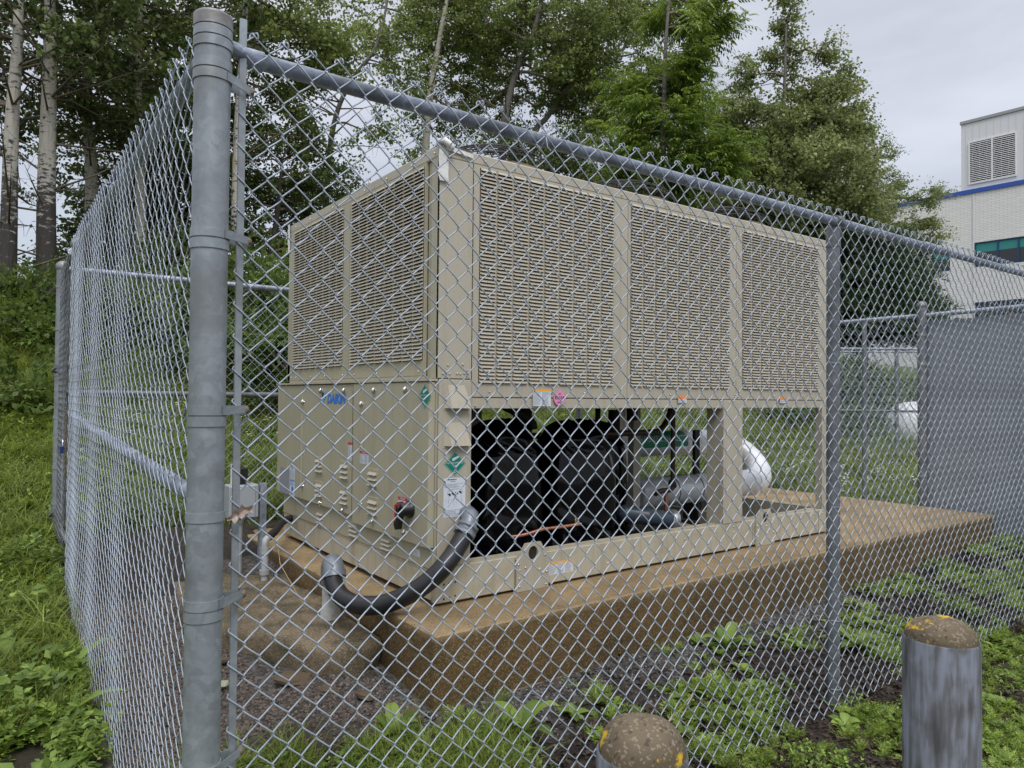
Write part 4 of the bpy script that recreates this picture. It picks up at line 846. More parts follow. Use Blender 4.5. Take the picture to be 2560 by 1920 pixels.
def ring(mb, c, r_, w, th, m_=0, z=None):                          # flat band round a post
    mb.lathe([(r_+th, -w/2), (r_+th, w/2)], c, 40, m_)
    for s_ in (-1, 1): mb.lathe([(r_, s_*w/2), (r_+th, s_*w/2)], c, 40, m_, False)
def post_cap(mb, x, y, z, r_):
    mb.lathe([(r_+.003, -.035), (r_+.0055, -.033), (r_+.0055, -.004), (r_+.001, .006), (r_*.93, .013), (r_*.7, .022), (r_*.35, .027), (0.001, .028)], (x, y, z), 32)

# the near corner post
CX, CY = -1.428, -1.345
cp = empty('corner_post', (CX, CY, -.45), label='thick galvanised corner post with banded collars and a domed cap nearest the camera', cat='fence post')
mb = MB(); mb.tube([(CX, CY, -.6), (CX, CY, 1.972)], .0418, 48); into(cp, mb.build('pole', M_POST))
mb = MB(); mb.lathe([(.0425, -.032), (.0448, -.032)], (CX, CY, 1.982), 48, 0, False); mb.lathe([(.0448, -.032), (.0448, -.004)], (CX, CY, 1.982), 48); mb.lathe([(.0448, -.004), (.0435, .0), (.041, .002)], (CX, CY, 1.982), 48, 0, False); mb.lathe([(.041, .002), (.032, .007), (.016, .010), (.001, .011)], (CX, CY, 1.982), 48); into(cp, mb.build('cap', M_CAP))
for z_, arm in ((1.936, 0), (1.910, 0), (1.858, 0), (1.832, 1), (1.452, 1), (1.425, 0), (1.028, 1), (1.001, 0), (.775, 0), (.568, 1), (.541, 0), (.178, 1), (.151, 0), (-.25, 1)):
    mb = MB(); ring(mb, (CX, CY, z_), .0419, .0225, .0026)
    if arm:                                                        # two straps run to the tension bar and take a bolt
        mb.prism([(CX+.026, CY-.038, z_-.011), (-1.326, -1.3205, z_-.011), (-1.322, -1.3185, z_-.006), (-1.322, -1.3185, z_+.006), (-1.326, -1.3205, z_+.011), (CX+.026, CY-.038, z_+.011)], (0.001, .0025, 0))
        mb.prism([(CX+.040, CY+.02, z_-.011), (-1.328, -1.300, z_-.011), (-1.328, -1.300, z_+.011), (CX+.040, CY+.02, z_+.011)], (0.001, .0025, 0))
    bd = into(cp, mb.build('band', M_BAND))
    if arm:
        mb = MB(); mb.tube([(-1.331, -1.3175, z_), (-1.331, -1.323, z_), (-1.331, -1.327, z_)], [.0105, .010, .004], 14); mb.tube([(-1.331, -1.32, z_), (-1.331, -1.285, z_)], .004, 8)
        into(cp, mb.build('bolt', M_BOLT))

# front fence
FY = -1.31
ff = empty('chain_link_fence', (-1.35, FY, -.45), label='long chain link fence running right from the corner post in front of the chiller', cat='fence')
weave(ff, W_NEAR, (-1.359, FY), (6.0, FY), 0)
mb = MB(); mb.box((-1.3565, FY-.0025, -.47), (-1.3385, FY+.0035, 2.018), ch=.001); mb.build('tension_bar', M_BAND, ff)
mb = MB(); ty = FY+.030; mb.tube([(-1.330, ty, 1.934), (-1.29, ty, 1.934), (-1.288, ty, 1.934), (6.0, ty, 1.952)], [.0265, .0265, .0215, .0215], 24); mb.tube([(-1.39, -1.335, 1.93), (-1.335, -1.29, 1.934)], [.014, .022], 10); mb.build('top_rail', M_RAIL, ff)
mb = MB(); mb.tube([(2.4, ty, 1.947), (2.6, ty, 1.947)], .0235, 20); mb.build('rail_sleeve', M_RAIL, ff)
for px_, nm in ((1.505, 1), (4.45, 0)):
    mb = MB(); mb.tube([(px_, ty+.022, -.6), (px_, ty+.022, 1.915)], .0315, 24); po = mb.build('post', M_OLD, ff)
    mb = MB(); mb.tube([(px_, ty+.022, 1.82), (px_, ty+.022, 1.90), (px_, ty+.01, 1.93)], [.0345, .0345, .028], 20); mb.tube([(px_-.028, ty, 1.945), (px_+.028, ty, 1.945)], .027, 20); mb.build('loop_cap', M_OLD, po)
mb = MB(); mb.tube([(6.0, FY+.02, -.6), (6.0, FY+.02, 2.0)], .037, 20); mb.build('post', M_OLD, ff)
for x_ in (-.36, .42, 1.05, 1.9, 2.7, 3.5):                        # rail ties
    mb = MB(); zz = 1.934 + (x_+1.3)*.0025; mb.tube([(x_+.004*math.sin(a), ty+.027*math.cos(a), zz+.027*math.sin(a)) for a in np.linspace(-2.6, 2.6, 20)] + [(x_, FY-.008, zz-.035), (x_+.012, FY-.010, zz-.045)], .0019, 5); mb.build('tie', M_WIRE, ff)
for z_ in (1.25, .55, .0, -.33):
    mb = MB(); mb.tube([(1.505+.034*math.cos(a), ty+.022+.034*math.sin(a), z_+.004*math.sin(a)) for a in np.linspace(-2.9, -.2, 14)], .0019, 5); mb.build('tie', M_WIRE, ff)

# left fence
FX = -1.447
lf = empty('chain_link_fence', (FX, 0, -.3), label='chain link fence seen almost edge on running from the corner post back to the gate', cat='fence')
weave(lf, W_SIDE, (FX, -1.30), (FX, 1.88), 0)
mb = MB(); tx = FX+.030; mb.tube([(tx, -1.30, 1.934), (tx, 1.90, 1.945)], .0215, 20); mb.build('top_rail', M_RAIL, lf)
mb = MB(); mb.tube([(tx, -1.29, .80), (tx, 1.87, .93)], .0215, 20); mb.build('brace_rail', M_RAIL, lf)
mb = MB(); mb.box((FX-.003, -1.304, -.47), (FX+.003, -1.288, 2.0)); mb.build('tension_bar', M_BAND, lf)
mb = MB(); mb.tube([(tx, 1.90, -.4), (tx, 1.90, 1.975)], .030, 20); lp_ = mb.build('post', M_POST, lf)
mb = MB(); post_cap(mb, tx, 1.90, 1.985, .030); mb.build('cap', M_CAP, lp_)
mb = MB()
for z_ in (1.7, 1.25, .95, .5, .1): ring(mb, (tx, 1.90, z_), .0305, .022, .003)
mb.build('band', M_BAND, lp_)
mb = MB(); mb.tube([(FX+.027*math.cos(a)+.03, .3, 1.94+.027*math.sin(a)) for a in np.linspace(0, 6.0, 20)], .002, 5); mb.build('tie', M_WIRE, lf)
# far corner post and the gate hung on it
hp = empty('corner_post', (FX+.03, 2.80, 0), label='galvanised hinge post with a domed cap at the far left corner beyond the gate', cat='fence post')
mb = MB(); mb.tube([(FX+.03, 2.80, -.3), (FX+.03, 2.80, 1.96)], .042, 24); into(hp, mb.build('pole', M_POST))
mb = MB(); post_cap(mb, FX+.03, 2.80, 1.975, .042); into(hp, mb.build('cap', M_CAP))
mb = MB()
for z_ in (1.82, 1.52, 1.2, .9, .55, .30, .0): ring(mb, (FX+.03, 2.80, z_), .0425, .022, .003)
into(hp, mb.build('band', M_BAND))
gt = empty('gate', (FX+.03, 2.3, 0), label='narrow chain link gate beside the far left hinge post', cat='gate')
mb = MB(); mb.tube([(FX+.03, 1.975, .14), (FX+.03, 1.975, 1.93), (FX+.03, 2.71, 1.93), (FX+.03, 2.71, .14)], .02, 12, closed=True); into(gt, mb.build('frame', M_POST))
G0 = list(COL.objects); weave(gt, wire_mesh('wire', 1.93, .12, .0015, 4, False, M_OLD), (FX+.0, 1.98), (FX+.0, 2.70), 0)
for o in COL.objects:
    if o.parent is gt and o.name.startswith('wire'): o.matrix_parent_inverse = Matrix.Translation(-Vector(gt.location))
for fz in (1.22, .22):
    mb = MB(); mb.tube([(FX+.03, 2.79, fz), (FX+.03-.05, 2.77, fz), (FX-.03, 2.72, fz), (FX-.01, 2.70, fz+.03)], .010, 8); ring(mb, (FX+.03, 2.71, fz), .021, .05, .005); ring(mb, (FX+.03, 2.80, fz+.02), .043, .05, .006); into(gt, mb.build('hinge', M_OLD))
mb = MB(); mb.box((FX-.005, 1.90, .88), (FX+.02, 2.0, .95)); ring(mb, (FX+.03, 1.975, .93), .021, .05, .005); ring(mb, (FX+.03, 1.90, .80), .031, .04, .004); into(gt, mb.build('fork_latch', M_OLD))
pk = empty('padlock', (FX-.015, 1.93, .74), label='blue padlock hanging on a rusty chain at the gate latch', cat='padlock')
mb = MB(); mb.box((FX-.035, 1.915, .705), (FX-.010, 1.960, .75), ch=.004); into(pk, mb.build('body', mat('blue_enamel', (.015, .04, .14), .35)))
mb = MB(); mb.tube([(FX-.022, 1.922, .75), (FX-.022, 1.922, .78), (FX-.022, 1.937, .79), (FX-.022, 1.953, .78), (FX-.022, 1.953, .75)], .004, 8); into(pk, mb.build('shackle', M_CHROME))
chn = empty('chain', (FX-.01, 1.88, .9), label='rusty link chain looped round the gate post', cat='chain')
for i in range(22):
    z_ = .97 - i*.018; y_ = 1.872 + .006*math.sin(i*.7); a0 = (i % 2)*math.pi/2
    if i == 0:
        mb = MB(); mb.tube([(.006*math.cos(a), 0, .012*math.sin(a)) for a in np.linspace(0, 2*math.pi, 10, endpoint=False)], .0022, 5, closed=True); LK = mb.mesh('link', M_BOLT)
    o = bpy.data.objects.new('link', LK); o.location = (FX-.012-chn.location[0], y_-chn.location[1], z_-chn.location[2]); o.rotation_euler = (0, 0, a0); link(o, chn)

# back fence
BY = 2.80
bf = empty('chain_link_fence', (-1.4, BY, 0), label='chain link fence behind the chiller in front of the grassy bank', cat='fence')
weave(bf, W_FAR, (-1.37, BY), (5.97, BY), 0, bow=.006)
mb = MB(); mb.tube([(-1.40, BY-.03, 1.945), (5.97, BY-.03, 1.955)], .0215, 14); mb.build('top_rail', M_RAIL, bf)
mb = MB(); mb.tube([(-1.40, BY-.03, 1.075), (1.1, BY-.03, 1.065)], .0195, 14); mb.tube([(-.1, BY-.03, 1.07), (.12, BY-.03, 1.069)], .0225, 14); mb.build('brace_rail', M_OLD, bf)
for x_ in (1.12, 3.4):
    mb = MB(); mb.tube([(x_, BY-.05, -.2), (x_, BY-.05, 1.93)], .03, 14); mb.build('post', M_POST, bf)
mb = MB(); mb.tube([(5.97, BY, -.2), (5.97, BY, 1.97)], .037, 14); mb.build('post', M_POST, bf)

# right hand fence: open mesh behind, grey privacy slats towards the front
RX = 5.98
rf = empty('chain_link_fence', (RX, 1.5, 0), label='open chain link fence beyond the far right end of the pad, with thin post', cat='fence')
weave(rf, W_FAR, (RX, .32), (RX, 2.78), 0, bow=.006)
mb = MB(); mb.tube([(RX-.03, .30, 1.95), (RX-.03, 2.78, 1.95)], .0215, 14); mb.build('top_rail', M_RAIL, rf)
mb = MB(); mb.tube([(RX-.04, .905, -.2), (RX-.04, .905, 1.93)], .024, 14); mb.build('post', M_OLD, rf)
sf = empty('privacy_fence', (RX, -.5, -.15), label='chain link fence filled with grey vertical privacy slats at the right end of the enclosure', cat='fence')
weave(sf, W_FAR2, (RX-.0, -1.28), (RX-.0, .28), 0, bow=.0)
mb = MB(); mb.tube([(RX-.03, .30, 1.95), (RX-.03, -1.3, 1.965)], .0225, 14); mb.build('top_rail', M_RAIL, sf)
mb = MB(); mb.tube([(RX-.045, .30, -.2), (RX-.045, .30, 2.06)], .042, 20); po = mb.build('post', M_OLD, sf); mb = MB(); post_cap(mb, RX-.045, .30, 2.07, .042); mb.build('cap', M_CAP, po)
mb = MB(); ring(mb, (RX-.045, .30, 1.75), .0425, .022, .003); ring(mb, (RX-.045, .30, 1.45), .0425, .022, .003); ring(mb, (RX-.045, .30, .9), .0425, .022, .003); ring(mb, (RX-.045, .30, .3), .0425, .022, .003); mb.build('band', M_BAND, po)
M_SLAT = mat('grey_vinyl_slat', (.26, .28, .31), .5, noise=(3, (.22, .24, .265), .4, .6))
mb = MB(); mb.box((-.0015, -.0188, -.18), (.0015, .0188, 1.90)); SL = mb.mesh('slat', M_SLAT)
k = 0; y_ = -1.26
while y_ < .27:
    o = bpy.data.objects.new('slat', SL); o.location = (RX+.006+random.uniform(-.001, .001)-RX, y_+.5, random.uniform(-.012, .006)+.15); o.rotation_euler = (0, 0, random.uniform(-.08, .08)); link(o, sf); y_ += S*.99
for o in COL.objects:                                              # parts were laid out in world space; fences sit at the origin of their run
    if o.parent is not None and o.parent.name.split('.')[0] in ('chain_link_fence', 'privacy_fence') and not (o.name.startswith('slat')):
        o.matrix_parent_inverse = Matrix.Translation(-Vector(o.parent.location))
for o in COL.objects:
    if o.name.startswith('slat') and o.parent is sf: o.location.x += 0

# far fence in front of the tank
ft = empty('chain_link_fence', (10.2, 3, .0), label='low distant chain link fence crossing in front of the white tank', cat='fence')
WF = wire_mesh('wire', 1.90, -.1, .0035, 3, False, M_WIRE_FAR)
A0, A1 = Vector((9.4, 3.44)), Vector((11.3, 1.9)); nn_ = int((A1-A0).length/S)
for i in range(nn_):
    c_ = A0+(A1-A0)*((i+.5)/nn_); o = bpy.data.objects.new('wire', WF); o.location = (c_.x-10.2, c_.y-3, 0); o.rotation_euler = (0, 0, math.atan2((A1-A0).y, (A1-A0).x)+(math.pi if i % 2 else 0)); link(o, ft)
def rel(o, par): o.parent = par; o.matrix_parent_inverse = Matrix.Translation(-Vector(par.location)); return o
for z_, nm, r_ in ((1.93, 'top_rail', .022), (1.88, 'top_rail', .014), (.90, 'middle_rail', .022)):
    mb = MB(); mb.tube([(A0.x, A0.y, z_), (A1.x, A1.y, z_)], r_, 10); rel(mb.build(nm, M_RAIL if z_ > 1 else M_OLD), ft)
c_ = A0+(A1-A0)*.50; mb = MB(); mb.tube([(c_.x, c_.y, -.3), (c_.x, c_.y, 1.93)], .032, 12); rel(mb.build('post', M_OLD), ft)

# ------------------------------------------------------------------ bollards
def bollard(x, y, ztop, r_, dome, lab):
    b0 = empty('bollard', (x, y, -.52), label=lab, cat='bollard', group='concrete filled steel bollards before the fence')
    mb = MB(); mb.tube([(x, y, -.7), (x, y, ztop-.002), (x, y, ztop)], [r_, r_, r_-.002], 48); into(b0, mb.build('steel_pipe', M_BOLL))
    mb = MB(); n = 48; vs = []; rings_ = 12
    for k in range(rings_):
        a = math.pi/2*k/(rings_-1); 
        for j in range(n):
            th = 2*math.pi*j/n; rr = (r_-.004)*math.cos(a)**.8 if k < rings_-1 else .001
            w_ = 1+.03*math.sin(3*th+x*9)*math.cos(a)*.5; zz = ztop-.002+dome*math.sin(a)*(1+.04*math.sin(2*th+y*7))
            vs.append((x+rr*w_*math.cos(th), y+rr*w_*math.sin(th), zz+random.uniform(-.0008, .0008)))
    mb.add(vs, [(k*n+j, k*n+(j+1) % n, (k+1)*n+(j+1) % n, (k+1)*n+j) for k in range(rings_-1) for j in range(n)], 0, True); into(b0, mb.build('concrete_dome', M_DOME))
bollard(-.87, -2.238, .415, .084, .062, 'grey bollard at the bottom edge whose mossy concrete dome barely rises into the picture')
bollard(.035, -2.371, .488, .084, .050, 'taller grey streaked bollard at the lower right with orange lichen on its dome')

# ------------------------------------------------------------------ building
bo = CAM[:2] + 1.7*(np.array([27.135, 6.365]) - CAM[:2]); bd_ = np.array([-.079, .997])
bz = lambda z: 1.064+1.7*(z-1.064)
class BF(Face):
    def __init__(s): s.o = Vector((bo[0], bo[1], 0)); s.u = Vector((-bd_[0], -bd_[1], 0)); s.n = Vector((-bd_[1], bd_[0], 0)); s.v = Vector((0, 0, 1))
    def box(s, mb, u0, v0, n0, u1, v1, n1, mat=0, ch=0):
        P = [s.p(u, v, n) for n in (n0, n1) for v in (v0, v1) for u in (u0, u1)]
        return mb.add(P, [(0, 1, 3, 2), (4, 6, 7, 5), (0, 4, 5, 1), (2, 3, 7, 6), (0, 2, 6, 4), (1, 5, 7, 3)], mat)
B = BF()
M_WALLW = mat('white_painted_brick', (.58, .57, .55), .75); t = M_WALLW.node_tree; p = t.nodes['Principled BSDF']
co = N(t, 'ShaderNodeTexCoord'); vm = N(t, 'ShaderNodeVectorMath', operation='DOT_PRODUCT'); vm.inputs[1].default_value = (bd_[0], bd_[1], 0); t.links.new(co.outputs['Object'], vm.inputs[0])
se = N(t, 'ShaderNodeSeparateXYZ'); t.links.new(co.outputs['Object'], se.inputs[0]); cb = N(t, 'ShaderNodeCombineXYZ'); t.links.new(vm.outputs['Value'], cb.inputs[0]); t.links.new(se.outputs[2], cb.inputs[1])
br = N(t, 'ShaderNodeTexBrick'); br.inputs['Scale'].default_value = 1; br.inputs['Brick Width'].default_value = .42; br.inputs['Row Height'].default_value = .105; br.inputs['Mortar Size'].default_value = .009
br.inputs['Color1'].default_value = (.74, .73, .71, 1); br.inputs['Color2'].default_value = (.68, .67, .66, 1); br.inputs['Mortar'].default_value = (.42, .415, .41, 1); t.links.new(cb.outputs[0], br.inputs[0])
t.links.new(br.outputs['Color'], p.inputs['Base Color']); b = N(t, 'ShaderNodeBump'); b.inputs['Strength'].default_value = .5; b.inputs['Distance'].default_value = .03; t.links.new(br.outputs['Fac'], b.inputs['Height']); b.invert = True; t.links.new(b.outputs[0], p.inputs['Normal'])
M_CLAD = mat('white_metal_cladding', (.64, .65, .67), .5, .05); M_TRIM = mat('blue_metal_trim', (.02, .075, .36), .45); M_FRAME = mat('dark_blue_window_frame', (.008, .04, .13), .4)
M_GLASS = mat('dark_window_glass', (.008, .012, .012), .06, 0, .8); M_BLIND = mat('teal_blind', (.03, .22, .22), .7)
bld = empty('office_building', (bo[0], bo[1], float(gz(bo[0], bo[1]))), label='white brick building with blue roof edging and a louvered penthouse beyond the fence', cat='building')
def bpart(o): return into(bld, o)
UL, UR = -12.0, 16.0; roof = bz(8.57)
wins = [(-1.51*1.7-.02, bz(5.93), 2.2, bz(6.83), (-.79*1.7, -.17*1.7, .75, 1.5)), (-2.94*1.7, bz(5.91), -2.31*1.7, bz(6.70), (-2.62*1.7,)), (-1.51*1.7, bz(3.9), 2.2, bz(4.66), (-.79*1.7, -.17*1.7, .75, 1.5)), (-2.94*1.7, bz(3.9), -2.31*1.7, bz(4.70), (-2.62*1.7,)),
        (-6.6, bz(5.91), -5.9, bz(6.70), ()), (3.2, bz(5.93), 9, bz(6.83), (4.6, 6, 7.5))]
mb = MB(); B.box(mb, UL, -2, -.30, UR, roof, -20); B.box(mb, UL, roof+.001, .0, UR, roof+.119, -20)
us = sorted(set([UL, UR] + [w[0] for w in wins] + [w[2] for w in wins])); vs_ = sorted(set([-2, roof] + [w[1] for w in wins] + [w[3] for w in wins]))
for i in range(len(us)-1):
    for j in range(len(vs_)-1):
        cu, cv = (us[i]+us[i+1])/2, (vs_[j]+vs_[j+1])/2
        if any(w[0] < cu < w[2] and w[1] < cv < w[3] for w in wins): continue
        B.box(mb, us[i], vs_[j], 0, us[i+1], vs_[j+1], -.298)
bpart(mb.build('brick_wall', M_WALLW))
mb = MB(); B.box(mb, UL-.05, roof+.12, .08, UR, roof+.38, -20.05); bpart(mb.build('roof_trim', M_TRIM))
pu = -1.95*1.7; pt = bz(11.36)
mb = MB(); B.box(mb, pu, roof+.38, -.1, UR, pt-.16, -14)
for i in range(50): B.box(mb, pu+.25+i*.38, roof+.40, -.099, pu+.27+i*.38, pt-.18, -.085)
pw = bpart(mb.build('penthouse_wall', M_CLAD)); mb = MB(); B.box(mb, pu-.05, pt-.158, -.02, UR, pt+.02, -14.05); bpart(mb.build('penthouse_coping', mat('grey_coping', (.3, .31, .33), .5)))
l0, l1, lv0, lv1 = -1.66*1.7, -.26*1.7, bz(9.03), bz(10.51); ns = 22
mb = MB(); fw = .07
for a in ((l0-fw, lv0-fw, l1+fw, lv0), (l0-fw, lv1, l1+fw, lv1+fw), (l0-fw, lv0, l0, lv1), (l1, lv0, l1+fw, lv1), ((l0+l1)/2-.04, lv0, (l0+l1)/2+.04, lv1)): B.box(mb, a[0], a[1], -.03, a[2], a[3], -.12)
lg = bpart(mb.build('louver_grille', M_WHITE2)); mb = MB(); B.box(mb, l0, lv0, -.088, l1, lv1, -.095); mb.build('backing', M_SEAM, lg)
lg_children = []
mb = MB(); hs_ = (lv1-lv0)/ns
wv = (l1-l0)/2-.05
P = [B.u*0 + B.n*-.02 + B.v*0, B.u*wv + B.n*-.02, B.u*wv + B.n*-.08 + B.v*(hs_*.5), B.n*-.08 + B.v*(hs_*.5), B.n*-.03, B.u*wv+B.n*-.03]
mb.add(P, [(0, 1, 2, 3), (4, 5, 1, 0)]); SLM = mb.mesh('slat', M_WHITE2)
for i in range(ns):
    for s_ in range(2):
        o = bpy.data.objects.new('slat', SLM); o.location = B.p((l0+.005 if s_ == 0 else (l0+l1)/2+.045), lv0+i*hs_+.01, 0); link(o, lg)
for (a0, b0, a1, b1, mull) in wins:
    mb = MB(); w_ = .07
    B.box(mb, a0, b0, -.04, a1, b0+w_, -.16); B.box(mb, a0, b1-w_, -.04, a1, b1, -.16); B.box(mb, a0, b0+w_, -.04, a0+w_, b1-w_, -.16); B.box(mb, a1-w_, b0+w_, -.04, a1, b1-w_, -.16)
    for m_ in mull: B.box(mb, m_-.04, b0+w_, -.042, m_+.04, b1-w_, -.158)
    if a1-a0 < 2: B.box(mb, a0+w_, b0+(b1-b0)*.48, -.043, a1-w_, b0+(b1-b0)*.48+.05, -.157)
    wn = bpart(mb.build('window', M_FRAME)); mb = MB(); B.box(mb, a0+w_, b0+w_, -.10, a1-w_, b1-w_, -.11); mb.build('pane', M_GLASS, wn)
    if b0 > bz(5): mb = MB(); B.box(mb, a0+w_+.01, b1-w_-(b1-b0)*.36, -.092, a1-w_-.01, b1-w_-.01, -.098); mb.build('blind', M_BLIND, wn)
mb = MB(); B.box(mb, -2.64, 2, .0, -2.58, roof, .05); bpart(mb.build('downpipe', M_CLAD))

# white tank
tk = empty('storage_tank', tuple(at(2284, 1067, 14.2)), label='white horizontal cylindrical tank on the grass behind the far fence', cat='tank')
c_ = np.array(tk.location); ax = np.array([.80, -.50, 0]); ax /= np.linalg.norm(ax); r_ = .50
prof = [(-.52, .02), (-.50, .16), (-.44, .30), (-.33, .42), (-.18, .48), (0, r_), (2.6, r_), (2.8, .46), (3.0, .3), (3.08, .02)]
mb = MB(); mb.tube([Vector(c_ + ax*(a+.0)) for a, b_ in prof], [b_ for a, b_ in prof], 40); into(tk, mb.build('shell', M_WHITE2))
mb = MB()
for a in (.3, 2.2): q = c_+ax*a; mb.box((q[0]-.15, q[1]-.45, q[2]-.75), (q[0]+.15, q[1]+.45, q[2]-.38))
into(tk, mb.build('saddle', M_SLAB))

# ------------------------------------------------------------------ vegetation templates
def leaf_quads(P, D, Nn, ln, wd, fold=.15):                        # positions, directions, normals -> 4 verts per leaf
    D = D/np.linalg.norm(D, axis=1, keepdims=True); Sd = np.cross(D, Nn); Sd /= (np.linalg.norm(Sd, axis=1, keepdims=True)+1e-9); U = np.cross(Sd, D)
    ln = np.asarray(ln).reshape(-1, 1); wd = np.asarray(wd).reshape(-1, 1)
    m = P + D*ln*.45
    V = np.stack([P, m + Sd*wd*.5 + U*wd*fold, P + D*ln, m - Sd*wd*.5 + U*wd*fold], 1)
    return V.reshape(-1, 3)
def rv(n): v = rng.normal(size=(n, 3)); return v/np.linalg.norm(v, axis=1, keepdims=True)
def spray(kind):                                                   # a leafy twig end about one metre across, pointing along +x
    nt_ = {'poplar': 10, 'ash': 6, 'pine': 10, 'shrub': 8}[kind]; Ps = []; Ds = []; Ns = []; Ls = []; Ws = []; tw = []
    for k in range(nt_):
        a = rng.uniform(-1.0, 1.0); el_ = rng.uniform(-.45, .45); L_ = rng.uniform(.35, .75)
        d = np.array([math.cos(a)*math.cos(el_), math.sin(a)*math.cos(el_), math.sin(el_)]); s0 = np.array([rng.uniform(-.2, .25), 0, 0]); tw.append((s0, s0+d*L_*.95))
        m = {'poplar': 11, 'ash': 5, 'pine': 9, 'shrub': 9}[kind]
        for i in range(m):
            f_ = (i+.6)/m; base = s0+d*L_*f_ + rng.normal(size=3)*.02
            if kind == 'poplar':
                dd = d*.4+rv(1)[0]*.9+np.array([0, 0, -.45]); Ps.append(base+rv(1)[0]*.04); Ds.append(dd); Ns.append(rv(1)[0]+np.array([0, 0, .8])); l_ = rng.uniform(.055, .085); Ls.append(l_); Ws.append(l_*.8)
            elif kind == 'shrub':
                dd = d*.6+rv(1)[0]*.8; Ps.append(base); Ds.append(dd); Ns.append(rv(1)[0]*.6+np.array([0, 0, 1.0])); l_ = rng.uniform(.09, .15); Ls.append(l_); Ws.append(l_*.62)
            elif kind == 'ash':                                    # compound leaf: pairs of drooping leaflets along a rachis
                rd = d*.5+rv(1)[0]*.6+np.array([0, 0, .1]); rd /= np.linalg.norm(rd); sd_ = np.cross(rd, [0, 0, 1]); sd_ /= np.linalg.norm(sd_)+1e-6; rl = rng.uniform(.22, .32)
                for q_ in range(5):
                    pp = base + rd*rl*(q_+1)/5 + np.array([0, 0, -.10*((q_+1)/5)**2])
                    for s_ in ((-1, 1) if q_ < 4 else (0,)):
                        dd = rd*.55+sd_*s_*.8+np.array([0, 0, -.65]); Ps.append(pp); Ds.append(dd); Ns.append(np.array([0, 0, 1.])+rv(1)[0]*.3); l_ = rng.uniform(.09, .13); Ls.append(l_); Ws.append(l_*.33)
            else:
                for q_ in range(7):
                    dd = d*.9+rv(1)[0]*.8+np.array([0, 0, .15]); Ps.append(base); Ds.append(dd); Ns.append(rv(1)[0]); l_ = rng.uniform(.08, .13); Ls.append(l_); Ws.append(.013)
    V = leaf_quads(np.array(Ps), np.array(Ds), np.array(Ns), Ls, Ws)
    tint = np.repeat(np.clip(rng.beta(2, 2.2, len(Ps)), 0, 1), 4)
    return V, tint, tw
SPR = {k: [spray(k) for _ in range(6)] for k in ('poplar', 'ash', 'pine', 'shrub')}
def rotz_y(d, n):                                                  # matrices turning +x to the directions d with random roll
    d = d/np.linalg.norm(d, axis=1, keepdims=True); up = np.tile([0, 0, 1.0], (len(d), 1)); s = np.cross(up, d); s /= np.linalg.norm(s, axis=1, keepdims=True)+1e-6; u = np.cross(d, s)
    return np.stack([d, s, u], 2)
